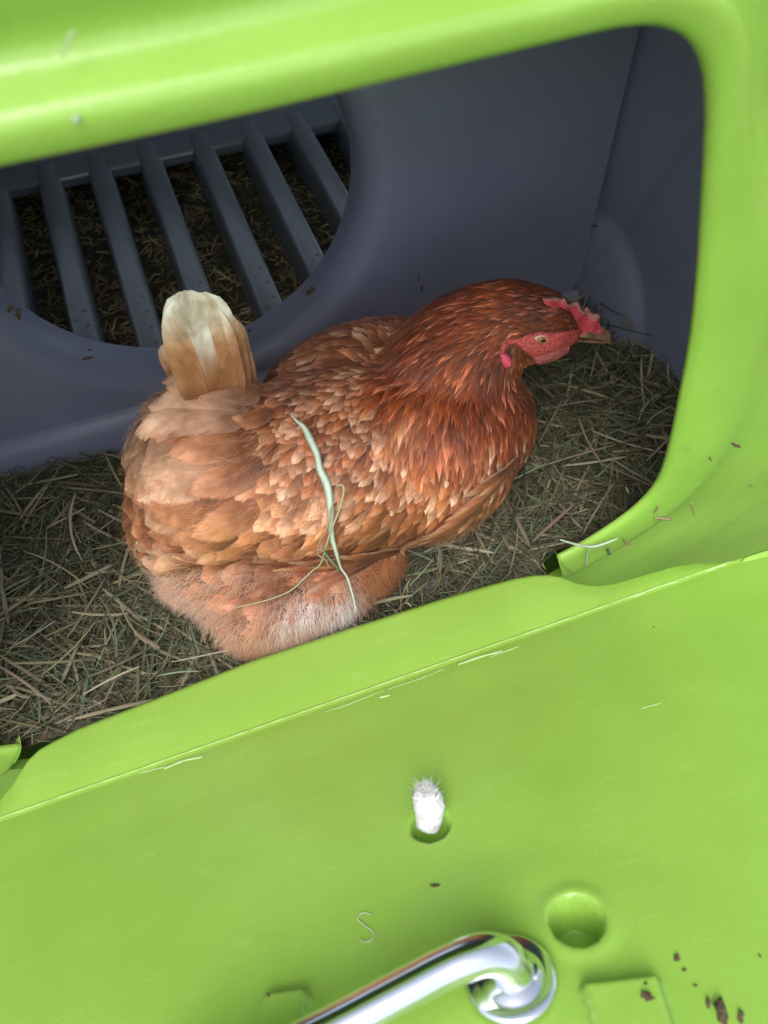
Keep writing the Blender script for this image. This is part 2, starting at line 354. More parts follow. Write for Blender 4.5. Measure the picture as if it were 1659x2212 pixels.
# slatted roosting floor
SZ = .072
def slat(xc, wd, y0, y1):
    V = []; pr = [(-wd/2-.006, -.040), (-wd/2-.0035, -.006), (-wd/2-.0015, -.0012), (-wd/2+.001, 0), (wd/2-.001, -.0005), (wd/2+.0015, -.0018), (wd/2+.0035, -.006), (wd/2+.006, -.040)]
    ny = 30
    for j in range(ny+1):
        y = y0+(y1-y0)*j/ny
        for x, z in pr: V.append((xc+x, y, SZ+z))
    n = len(pr)
    return V, [(j*n+i, j*n+i+1, (j+1)*n+i+1, (j+1)*n+i) for j in range(ny) for i in range(n-1)]
V = []; Fc = []
SL = [-.395, -.335, -.274, -.212, -.152, -.094, -.034, .030, .092, .152, .214, .275, .335]
for x in SL:
    wd = .0205
    v, f = slat(x-.002, wd, .352, .74); Fc += [tuple(len(V)+i for i in q) for q in f]; V += v
    for _ in range(0):
        pass
floor = mesh_obj('roosting_floor', V, Fc, GREYD); adopt(floor, coop); tag(floor, 'slatted grey floor with long parallel bars')
boxes('cross_bar', [(-.44, .40, .705, .93, SZ-.016, SZ-.0006), (-.44, .40, .340, .372, SZ-.040, SZ-.006)], GREYD, bevel=.004)
# oval grip bumps on the slats (two staggered rows)
V = []; Fc = []
def bump(cx_, cy_, cz_, rx, ry, h, rot, n=10):
    base = len(V); c, s = math.cos(rot), math.sin(rot)
    V.append((cx_, cy_, cz_+h))
    for ri, (rr, hh) in enumerate(((.5, .75), (1, 0))):
        for k in range(n):
            a = 2*math.pi*k/n; x, y = rx*rr*math.cos(a), ry*rr*math.sin(a)
            V.append((cx_+x*c-y*s, cy_+x*s+y*c, cz_+h*hh-(.0003 if hh == 0 else 0)))
    for k in range(n):
        Fc.append((base, base+1+k, base+1+(k+1) % n)); Fc.append((base+1+k, base+1+n+k, base+1+n+(k+1) % n, base+1+(k+1) % n))
for x in SL[4:12]:
    for j in range(9):
        y = .385+j*.0118; bump(x-.002+(.0055 if j % 2 else -.0055), y, SZ-.0002, .0034, .0020, .0005, .5 if j % 2 else -.5)
gb = mesh_obj('grip_bump', V, Fc, GREYD); adopt2(gb, floor); gb['kind'] = 'stuff'

# ------------------------------------------------------------------ hatch panel folded down in front
K = .50
hatch_t = np.array([0, -1, K])/math.hypot(1, K)                 # direction down the photo, away from the coop
hatch_n = np.array([0, K, 1])/math.hypot(1, K)
def on_lip(px, py): return at(px, py, z=.05)
edge_px = [(-330, 1905), (-200, 1850), (-90, 1790), (-40, 1750), (0, 1712), (22, 1684), (38, 1655), (55, 1628), (78, 1606), (110, 1588), (160, 1562), (330, 1496), (545, 1412), (755, 1343), (950, 1281), (1060, 1249), (1110, 1236), (1150, 1229), (1185, 1228), (1212, 1234), (1240, 1246), (1265, 1253), (1295, 1255), (1330, 1250), (1380, 1236), (1450, 1216), (1500, 1208), (1550, 1207), (1590, 1212), (1659, 1235), (1740, 1262)]
E_ = np.array([on_lip(*p)[:2] for p in edge_px])
order = np.argsort(E_[:, 0]); E_ = E_[order]
def edge_y(x): return float(np.interp(x, E_[:, 0], E_[:, 1]))
XA, XB = E_[0, 0], E_[-1, 0]
HP = {k: on_plane(*k, (0, 0, .05), hatch_n) for k in [(925, 1775), (1232, 1982), (1105, 2125), (1340, 2190), (607, 2190), (1000, 2030), (1560, 2100)]}
def hs(p): return p[0], (p-np.array([0, 0, .05])).dot(hatch_t)
cordx, cords = hs(HP[(925, 1775)]); holx, hols = hs(HP[(1232, 1982)]); mtx, mts = hs(HP[(1105, 2125)])
b1 = hs(HP[(1340, 2190)]); b2 = hs(HP[(607, 2190)]); arc = hs(HP[(1000, 2030)])
def hatch_pt(x, s):                                             # s<0 lip behind the ridge (fraction), s>=0 metres down the panel
    if s < 0:
        ye = edge_y(x); q = -s; y = -.002+(ye+.002)*q; z = .0512-.007*q**1.6
        edge_fall = max(0, (q-.90)/.10); z -= .005*edge_fall**2
        y -= 0
        return np.array([x, y, z])
    h = .0010*math.exp(-(s/.0016)**2)                          # the seam
    h += -.0016*sst(.004, .05, s)                              # slightly dished
    # embossed swelling round the handle, recess, blocks, cord hole
    d = math.hypot((x-holx)/1.0, (s-hols)/1.0)
    ang = math.atan2(s-hols, x-holx); rr = .0140+.0020*math.cos(ang-.6)
    h -= .026*(1-sst(rr*.80, rr*1.04, d)); h += .0016*math.exp(-((d-rr*1.22)/.005)**2)
    d = math.hypot(x-mtx-.012, (s-mts)*1.15-.012); h += .0016*(1-sst(.070, .105, d)) 
    h += .0008*(1-sst(.030, .046, math.hypot(x-mtx, s-mts)))
    for bx_, bs_, sz in ((b1[0], b1[1]+.010, .020), (b2[0], b2[1]+.006, .013)):
        q = max(abs((x-bx_)*.96+(s-bs_)*.28), abs((s-bs_)*.96-(x-bx_)*.28)*.75)
        h += .010*(1-sst(sz*.82, sz, q))
    d = math.hypot(x-cordx, s-cords); h -= .016*(1-sst(.0100, .0125, d))
    h += .0012*math.sin(x*9+1)*math.sin(s*13)
    return np.array([x, -.002, .0512])+hatch_t*s+hatch_n*h
ss = [-1, -.985, -.96, -.93, -.9, -.86, -.8, -.7, -.6, -.5, -.4, -.3, -.2, -.1, -.04, -.015]+list(np.linspace(0, .006, 9))+list(np.linspace(.008, .36, 230))
xs = np.sort(np.r_[np.linspace(XA, XB, 420), E_[:, 0]])
V = [hatch_pt(x, s) for s in ss for x in xs]; nx = len(xs)
Fc = [(j*nx+i, (j+1)*nx+i, (j+1)*nx+i+1, j*nx+i+1) for j in range(len(ss)-1) for i in range(nx-1)]
hatch = mesh_obj('nest_hatch', V, Fc, GREEN); tag(hatch, 'bright green nest hatch folded down in front, scuffed along its seam')
so = hatch.modifiers.new('s', 'SOLIDIFY'); so.thickness = .004; so.offset = -1
adopt(hatch, coop)
def hatch_surf(px, py, lift=0.0):                               # point on the hatch under a photo point
    p = on_plane(px, py, (0, -.002, .0512), hatch_n)
    if p[1] > 0: p = at(px, py, z=.049); return p+np.array([0, 0, lift])
    x, s = p[0], (p-np.array([0, -.002, .0512])).dot(hatch_t)
    return hatch_pt(x, s)+hatch_n*lift

def tube(pts, radii, n=16, cap=True):
    pts = [np.array(p, float) for p in pts]; V = []; F_ = []
    ref = None
    for i, p in enumerate(pts):
        t_ = pts[min(i+1, len(pts)-1)]-pts[max(i-1, 0)]; t_ /= np.linalg.norm(t_)
        if ref is None: ref = np.cross(t_, [0.31, .2, .9]); ref /= np.linalg.norm(ref)
        ref = ref-t_*ref.dot(t_); ref /= np.linalg.norm(ref); b_ = np.cross(t_, ref)
        for k in range(n):
            a = 2*math.pi*k/n; V.append(p+(ref*math.cos(a)+b_*math.sin(a))*radii[i])
    for i in range(len(pts)-1):
        for k in range(n): F_.append((i*n+k, i*n+(k+1) % n, (i+1)*n+(k+1) % n, (i+1)*n+k))
    if cap: F_.append(tuple(range(n))[::-1]); F_.append(tuple(range((len(pts)-1)*n, len(pts)*n)))
    return V, F_
def catmull(P, n):
    P = [np.array(p, float) for p in P]; P = [2*P[0]-P[1]]+P+[2*P[-1]-P[-2]]; out = []
    for i in range(1, len(P)-2):
        for k in range(n):
            t = k/n; a, b, c, d = P[i-1:i+3]
            out.append(.5*((2*b)+(-a+c)*t+(2*a-5*b+4*c-d)*t*t+(-a+3*b-3*c+d)*t**3))
    out.append(P[-2]); return out
# handle: grip bar bending down into a round flange
hn, ht = hatch_n, hatch_t
base = hatch_surf(1105, 2128)
def hp(px, py, h):                                              # photo point at height h over the hatch
    return on_plane(px, py, np.array([0, -.002, .0512])+hatch_n*h, hatch_n)
hpts = [hp(300, 2420, .030), hp(640, 2262, .030), hp(860, 2146, .030), hp(950, 2098, .030), hp(1010, 2072, .0297), hp(1052, 2062, .0275), hp(1085, 2070, .022), hp(1104, 2092, .014), hp(1112, 2112, .006), hp(1114, 2120, .001)]
hc = catmull(hpts, 8); hr = np.interp(np.linspace(0, 1, len(hc)), [0, .35, .62, .78, 1], [.0098, .0098, .0102, .0108, .0130])
V, Fc = tube(hc, hr, 24); hd = mesh_obj('handle', V, Fc, CHROME); adopt2(hd, hatch)
V = []; n = 40
for r, h in ((.0222, -.0005), (.0228, .0016), (.0224, .0030), (.0205, .0040), (.0172, .0046), (.0150, .0050), (.0135, .0068), (0.0005, .0072)):
    for k in range(n):
        a = 2*math.pi*k/n; V.append(base+hn*(h+.0035)+EX*r*math.cos(a)+ht*r*math.sin(a))
Fc = [(j*n+k, j*n+(k+1) % n, (j+1)*n+(k+1) % n, (j+1)*n+k) for j in range(7) for k in range(n)]
fl = mesh_obj('handle_flange', V, Fc, CHROME); adopt2(fl, hatch)
sc_ = hp(1148, 2100, .0105); V = []; n = 16
for r, h in ((.0052, -.004), (.0052, .0), (.0044, .0022), (.002, .0030), (.0016, .0016), (.0002, .0016)):
    for k in range(n): a = 2*math.pi*k/n; V.append(sc_+hn*h+EX*r*math.cos(a)+ht*r*math.sin(a))
Fc = [(j*n+k, j*n+(k+1) % n, (j+1)*n+(k+1) % n, (j+1)*n+k) for j in range(5) for k in range(n)]
s_ = mesh_obj('handle_screw', V, Fc, CHROME); adopt2(s_, hatch)
# frayed cord end standing out of the small hole
cb_ = hatch_surf(925, 1778); c0 = hp(925, 1782, -.006); c1 = hp(928, 1748, .006); c2 = hp(922, 1722, .014); c3 = hp(918, 1708, .019)
cc = catmull([c0, c1, c2, c3], 8); rr = [.0075+.0016*math.sin(math.pi*min(1, i/len(cc)*1.25)) for i in range(len(cc))]; rr[-1] = .0035; rr[-2] = .0060; rr[-3] = .0078
V, Fc = tube(cc, rr, 20); V = [np.array(v)+rng.normal(0, .0004, 3) for v in V]
cd_ = mesh_obj('frayed_cord', V, Fc, FUZZ); adopt2(cd_, hatch)
V = []; Fc = []
for _ in range(900):
    k = rng.integers(3, len(cc)); d = rng.normal(0, 1, 3); d /= np.linalg.norm(d); d = d+hn*.35+.5*(cc[-1]-cc[0])/np.linalg.norm(cc[-1]-cc[0])
    if k < len(cc)*.6 and rng.random() < .5: continue
    d /= np.linalg.norm(d); p = np.array(cc[k])+d*rr[k]*.85; l_ = rng.uniform(.0010, .0040)*(1 if rng.random() < .9 else 2.2); sd_ = np.cross(d, rng.normal(0, 1, 3)); sd_ /= np.linalg.norm(sd_); sd_ *= .00007
    bend = rng.normal(0, .25, 3)*l_; b0 = len(V)
    V += [p-sd_, p+sd_, p+d*l_*.5+bend*.3-sd_*.8, p+d*l_*.5+bend*.3+sd_*.8, p+d*l_+bend]; Fc += [(b0, b0+1, b0+3, b0+2), (b0+2, b0+3, b0+4)]
fz = mesh_obj('loose_fibre', V, Fc, FUZZ); adopt2(fz, hatch); fz['kind'] = 'stuff'
# shaved curls and scratches along the seam
def ribbon_px(pts, wd, lift=.0006, surf=hatch_surf, jit=.0):
    P = [surf(x, y, lift) for x, y in pts]; P = catmull(P, 5); V = []; n = len(P)
    for i, p in enumerate(P):
        t_ = P[min(i+1, n-1)]-P[max(i-1, 0)]; t_ /= np.linalg.norm(t_)+1e-12
        s_ = np.cross(t_, hatch_n); s_ /= np.linalg.norm(s_); ww = wd*(.25+.75*math.sin(math.pi*(i+.5)/n))*(.6+.8*rng.random())
        V += [p-s_*ww, p+hatch_n*wd*.5, p+s_*ww]
    F_ = []
    for i in range(n-1):
        a = i*3; F_ += [(a, a+1, a+4, a+3), (a+1, a+2, a+5, a+4)]
    return V, F_
V = []; Fc = []
for pts, wd in [([(590, 1558), (625, 1543), (665, 1532), (705, 1522)], .0009), ([(612, 1553), (606, 1540), (612, 1531), (620, 1528)], .0005), ([(765, 1484), (800, 1476), (835, 1468)], .0006), ([(820, 1508), (842, 1503)], .0012),
                ([(990, 1437), (1035, 1421), (1085, 1408)], .0012), ([(1060, 1420), (1120, 1398)], .0005), ([(1370, 1292), (1410, 1275), (1465, 1258)], .0009), ([(1285, 1318), (1360, 1293), (1420, 1270)], .0005),
                ([(355, 1662), (395, 1645), (438, 1636)], .0011), ([(300, 1672), (330, 1664), (360, 1657)], .0005), ([(1500, 1240), (1545, 1225), (1582, 1213)], .0012), ([(1385, 1530), (1428, 1518)], .0004), ([(840, 1490), (900, 1470), (960, 1446)], .0004), ([(700, 1540), (760, 1520), (830, 1492)], .0004)]:
    v, f = ribbon_px(pts, wd); sc2 = mesh_obj('scratch', v, f, SHAVE); adopt2(sc2, hatch)
SEAM = plastic('stressed_highlight_plastic', (.46, .68, .20), .45, speck=.6, specol=(.7, .85, .5))  # paler green holds stress whitening and a painted highlight along the seam
P_ = [hatch_pt(x, .0)+hatch_n*.0001 for x in np.linspace(XA+.01, .297, 260)]; V = []
for p in P_:
    ww = .00075*(1+.35*math.sin(p[0]*310)*math.sin(p[0]*97)+rng.normal(0, .10))
    V += [p-hatch_t*ww, p+hatch_n*ww*.9, p+hatch_t*ww]
o = mesh_obj('seam', V, [f for i in range(len(P_)-1) for f in ((i*3, i*3+3, i*3+4, i*3+1), (i*3+1, i*3+4, i*3+5, i*3+2))], SEAM); adopt2(o, hatch)

# ------------------------------------------------------------------ bedding
def blades(name, items, mat, seg=5):
    """items: (start, heading unit, up unit, length, width, bend, twist, colour)"""
    V = []; Fc = []; Cc = []; UV = []
    for p, d, n_, l_, wd, bend, lift, col in items:
        s_ = np.cross(d, n_); b0 = len(V); r = rng.random()
        for i in range(seg+1):
            q = i/seg; dd = d*q*l_+s_*bend*l_*(q*q-q)+n_*lift*l_*(q if lift > 0 else 4*(q-q*q)*abs(lift)); c = p+dd
            ww = wd*(1 if 0 < i < seg else .5)*.5
            tw = n_*wd*.18
            V += [c-s_*ww-tw, c+tw, c+s_*ww-tw]; Cc += [col]*3; UV += [(q, -1, r), (q, 0, r), (q, 1, r)]
        for i in range(seg):
            a = b0+i*3; Fc += [(a, a+1, a+4, a+3), (a+1, a+2, a+5, a+4)]
    return mesh_obj(name, V, Fc, mat, cols=Cc, fuv=UV)
HC = [(.20, .21, .11), (.13, .155, .08), (.25, .205, .11), (.26, .215, .14), (.16, .13, .08), (.38, .34, .20), (.16, .20, .13), (.08, .075, .04), (.30, .34, .21)]
HW = [5, 5, 4, 3, 3.5, 1.6, 4, 2, 1.2]; HW = np.array(HW)/sum(HW)
def hay_h(x, y):
    h = .018+.006*math.sin(x*23+1)*math.cos(y*19)+.004*math.sin(x*61)*math.sin(y*47)
    h += .014*math.exp(-((x+.05)/.18)**2-((y-.07)/.04)**2)*0
    h += .018*max(0, 1-abs(y-.325)/.04)*(.6+.4*math.sin(x*17))   # banked against the partition
    h += .030*max(0, 1-abs(x-.37)/.09)+.016*max(0, 1-abs(y-.325)/.06)*sst(.12, .2, x)
    h -= .006*math.exp(-((x-.02)/.12)**2-((y-.17)/.08)**2)
    h -= .014*math.exp(-((x-.06)/.05)**2-((y-.085)/.02)**2)      # thin patch where the floor shows
    return h
HB = simple('chaff', (.055, .045, .028), .95, noise=((.12, .10, .055), 180), bump=1, bscale=260)
def chf(u, v):
    x, y = -.435+u*.835, .060+v*.268
    y = max(y, .064 if -.288 < x < .174 else .082)
    return (x, y, hay_h(x, y)-.013)
grid('hay_chaff', chf, 120, 60, HB)
tag(bpy.data.objects['hay_chaff'], 'dusty chaff beneath the hay in the nest', 'chaff', kind='stuff')
items = []
for i in range(21000):
    x = rng.uniform(-.43, .395); y = rng.uniform(.060, .326)
    if y < .092 and not (-.35 < x < .25): continue
    if y < .080 and not (-.285 < x < .172): continue
    if y < .070 and not (-.25 < x < .14): continue
    a = rng.uniform(0, 2*math.pi); el = rng.normal(0, .16); d = np.array([math.cos(a)*math.cos(el), math.sin(a)*math.cos(el), math.sin(el)])
    big = rng.random()
    l_ = rng.uniform(.010, .030) if big < .5 else rng.uniform(.028, .072)
    wd = rng.uniform(.0004, .0012) if big < .88 else rng.uniform(.0016, .0032)
    n_ = np.array([rng.normal(0, .4), rng.normal(0, .4), 1]); n_ -= d*n_.dot(d); n_ /= np.linalg.norm(n_)
    z = hay_h(x, y)+rng.uniform(-.012, .002)
    e = np.array([x, y, z])+d*l_
    if not (-.43 < e[0] < .39 and .056 < e[1] < .322) or (e[1] < .080 and not (-.29 < e[0] < .175)): continue
    c = np.array(HC[rng.choice(len(HC), p=HW)])*rng.uniform(.35, 1.35)
    if big > .965: c = np.array([(.36, .31, .20), (.42, .37, .24), (.30, .24, .17)][rng.integers(0, 3)]); wd *= 1.05; z += .002
    items.append((np.array([x, y, z]), d, n_, l_, wd, rng.normal(0, .10) if rng.random() < .85 else rng.normal(0, .4), rng.choice([0, -.06, .0]), c))
def long_blade(p0, p1, wd, col, z0=.022, z1=.026, bend=.1):
    a = at(*p0, z=z0); b_ = at(*p1, z=z1); d = b_-a; l_ = np.linalg.norm(d); d /= l_; n_ = np.array([0, -.3, 1.]); n_ -= d*n_.dot(d); n_ /= np.linalg.norm(n_)
    items.append((a, d, n_, l_, wd, bend, -.1, np.array(col)))
GR, BE, TN = (.26, .34, .21), (.46, .40, .26), (.33, .26, .18)
for a in [((215, 1290), (250, 1420), .0016, GR, .03, .055), ((255, 1290), (315, 1390), .0010, BE, .03, .04), ((365, 1325), (330, 1400), .0012, GR, .03, .04), ((412, 1350), (432, 1410), .0013, GR, .03, .045), ((100, 1140), (85, 1250), .0010, GR, .03, .035),
          ((290, 1365), (345, 1400), .0034, TN, .03, .034), ((180, 1500), (300, 1440), .0016, BE, .03, .034), ((0, 1440), (110, 1520), .0022, TN, .03, .03), ((370, 1430), (530, 1395), .0012, BE, .03, .04), ((340, 1460), (430, 1450), .0014, GR, .03, .035),
          ((1160, 1010), (1330, 960), .0014, TN, .03, .034), ((1240, 1090), (1150, 1170), .0026, (.30, .20, .16), .03, .032), ((1280, 930), (1450, 980), .0018, BE, .03, .034), ((1330, 830), (1450, 850), .0014, GR, .03, .034), ((1250, 900), (1300, 1000), .0024, (.34, .28, .16), .03, .034),
          ((1060, 1060), (1180, 1000), .0012, GR, .03, .036), ((1380, 880), (1425, 980), .0022, TN, .03, .034), ((1340, 700), (1400, 830), .0012, GR, .05, .04), ((1300, 690), (1440, 640), .0010, GR, .045, .06), ((1390, 640), (1370, 760), .0011, BE, .05, .04),
          ((950, 1130), (945, 1230), .0012, GR, .03, .03), ((1010, 1110), (1085, 1040), .0012, GR, .03, .03), ((1390, 1140), (1440, 1060), .0012, BE, .03, .04), ((50, 1190), (190, 1270), .0012, BE, .03, .03), ((120, 1340), (20, 1400), .0012, GR, .03, .03)]:
    long_blade(*a[:4], a[4], a[5], bend=rng.normal(0, .12))
tag(blades('hay_bedding', items, HAYM), 'dry green and brown hay the hen sits on', 'hay', kind='stuff')
# litter under the slats
items = []
for i in range(9000):
    x = rng.uniform(-.46, .40); y = rng.uniform(.36, .95); a = rng.uniform(0, 2*math.pi); d = np.array([math.cos(a), math.sin(a), rng.normal(0, .2)]); d /= np.linalg.norm(d)
    n_ = np.array([rng.normal(0, .3), rng.normal(0, .3), 1]); n_ -= d*n_.dot(d); n_ /= np.linalg.norm(n_)
    l_ = rng.uniform(.008, .028)
    c = np.array([(.62, .45, .24), (.48, .33, .17), (.74, .60, .36), (.32, .22, .12)][rng.integers(0, 4)])*rng.uniform(.6, 1.2)
    e = x+d[0]*l_, y+d[1]*l_
    if not (-.46 < e[0] < .40 and .36 < e[1] < .96): continue
    items.append((np.array([x, y, .032+.008*math.sin(x*31)*math.cos(y*27)+rng.uniform(-.004, .006)]), d, n_, l_, rng.uniform(.0010, .0030), rng.normal(0, .3), 0, c))
tag(blades('straw_litter', items, HAYM, seg=3), 'brown chopped straw litter lying under the slatted floor', 'litter', kind='stuff')
grid('litter_bed', lambda u, v: (-.465+u*.87, .36+v*.61, .028+.008*math.sin((-.465+u*.87)*31)*math.cos((.36+v*.61)*27)), 60, 60, HB)
tag(bpy.data.objects['litter_bed'], 'dark dust bed below the straw litter', 'litter', kind='stuff')

# ------------------------------------------------------------------ the hen
hen = tag(empty('hen', (0, .17, .02)), 'red brown hen with cream tail sitting on hay in the nest', 'hen')
def hpart(o): adopt(o, hen); return o
# head frame
Fh = np.array([.90, -.20, -.38]); Fh /= np.linalg.norm(Fh)
Uh = np.array([.30, .06, .95]); Uh -= Fh*Uh.dot(Fh); Uh /= np.linalg.norm(Uh)
Rh = np.cross(Fh, Uh)                                           # the hen's right side, towards the camera
HC0 = at(1158, 706, z=.185)
blobs = []                                                      # (centre, (a,b,c), 3x3 axes)
def ell(c, r, ax=None): blobs.append((np.array(c, float), r, ax))
def axes(f, up_=(0, 0, 1)):
    f = np.array(f, float); f /= np.linalg.norm(f); u_ = np.array(up_, float); u_ -= f*u_.dot(f); u_ /= np.linalg.norm(u_); return np.stack([f, np.cross(u_, f), u_], 1)
def P(px, py, z): return at(px, py, z=z)
AX = axes((1, -.08, .10))
ell(P(705, 1010, .092), (.132, .082, .078), AX)
ell(P(915, 975, .098), (.080, .074, .074), axes((1, -.1, .3)))
ell(P(1000, 900, .108), (.056, .060, .072), axes((1, 0, .8)))
ell(P(455, 1030, .098), (.064, .078, .074), axes((1, 0, 0)))
ell(P(405, 1120, .070), (.048, .056, .045), axes((1, 0, 0)))
ell(P(460, 890, .148), (.034, .032, .042), axes((-.15, 0, 1)))
ell(P(500, 1240, .045), (.062, .034, .034), axes((1, -.35, 0)))
ell(P(455, 1252, .042), (.040, .026, .030), axes((1, -.6, 0)))
ell(P(515, 1315, .036), (.034, .022, .026), axes((1, -.6, 0)))
ell(P(590, 1330, .036), (.046, .028, .032), axes((1, 0, 0)))
ell(P(705, 1268, .040), (.048, .030, .032), axes((1, .15, 0)))
ell(P(775, 1225, .040), (.040, .026, .028), axes((1, .25, 0)))
ell(P(770, 815, .118), (.085, .046, .044), axes((1, 0, .1)))
# neck
nk = [P(965, 820, .140), P(1000, 765, .160), P(1045, 722, .175), P(1090, 700, .183), HC0+Uh*.003]
nr = [.058, .0485, .0400, .0350, .0280]
for a, b_, ra, rb in zip(nk[:-1], nk[1:], nr[:-1], nr[1:]):
    for q in np.linspace(0, 1, 4): c = a*(1-q)+b_*q; r = ra*(1-q)+rb*q; ell(c, (r, r*.94, r))
ell(HC0+Fh*.012, (.026, .0205, .0215), np.stack([Fh, np.cross(Uh, Fh), Uh], 1))
ell(HC0+Fh*.002-Uh*.013+Rh*.004, (.018, .016, .016), np.stack([Fh, np.cross(Uh, Fh), Uh], 1))
bm = bmesh.new()
for c, r, ax in blobs:
    R3 = Matrix(ax.tolist()) if ax is not None else Matrix.Identity(3)
    bmesh.ops.create_uvsphere(bm, u_segments=40, v_segments=24, radius=1, matrix=Matrix.Translation(Vector(c)) @ R3.to_4x4() @ Matrix.Diagonal((*r, 1)))
me = bpy.data.meshes.new('b'); bm.to_mesh(me); bm.free(); tmp = bpy.data.objects.new('b', me); COL.objects.link(tmp)
rm = tmp.modifiers.new('r', 'REMESH'); rm.mode = 'VOXEL'; rm.voxel_size = .0032
sm = tmp.modifiers.new('s', 'SMOOTH'); sm.iterations = 24; sm.factor = .5
bpy.context.view_layer.update(); dg = bpy.context.evaluated_depsgraph_get(); bmesh_me = bpy.data.meshes.new_from_object(tmp.evaluated_get(dg)); bmesh_me.name = 'body'
bpy.data.objects.remove(tmp)
body = bpy.data.objects.new('body', bmesh_me); COL.objects.link(body); bmesh_me.materials.append(BODYM)
bmesh_me.polygons.foreach_set('use_smooth', [True]*len(bmesh_me.polygons)); hpart(body)
nv = len(bmesh_me.vertices); BV = np.zeros(nv*3); bmesh_me.vertices.foreach_get('co', BV); BV = BV.reshape(-1, 3)
bvh = BVHTree.FromPolygons([tuple(v) for v in BV], [tuple(p.vertices) for p in bmesh_me.polygons])
def near(p):
    l_, n_, i_, d_ = bvh.find_nearest(Vector(p)); return np.array(l_), np.array(n_)
def cast(px, py):
    d = ray(px, py); d /= np.linalg.norm(d); l_, n_, i_, d_ = bvh.ray_cast(Vector(CAM), Vector(d))
    return (np.array(l_), np.array(n_)) if l_ is not None else (None, None)
def img_dir(n_, ang, p):                                        # tangent at p whose picture runs at ang degrees (0 right, 90 up)
    a = math.radians(ang); c = RM@(p-CAM); z = -c[2]
    vx, vy = math.cos(a), math.sin(a)
    # find tangent t with camera projection parallel to (vx,vy)
    t1 = np.cross(n_, [0.3, .5, .8]); t1 /= np.linalg.norm(t1); t2 = np.cross(n_, t1)
    def pr(t):
        q = RM@t; return np.array([q[0]+c[0]/z*q[2], q[1]+c[1]/z*q[2]])
    A = np.stack([pr(t1), pr(t2)], 1)
    k = np.linalg.solve(A+np.eye(2)*1e-6, [vx, vy]); t = t1*k[0]+t2*k[1]; return t/np.linalg.norm(t)
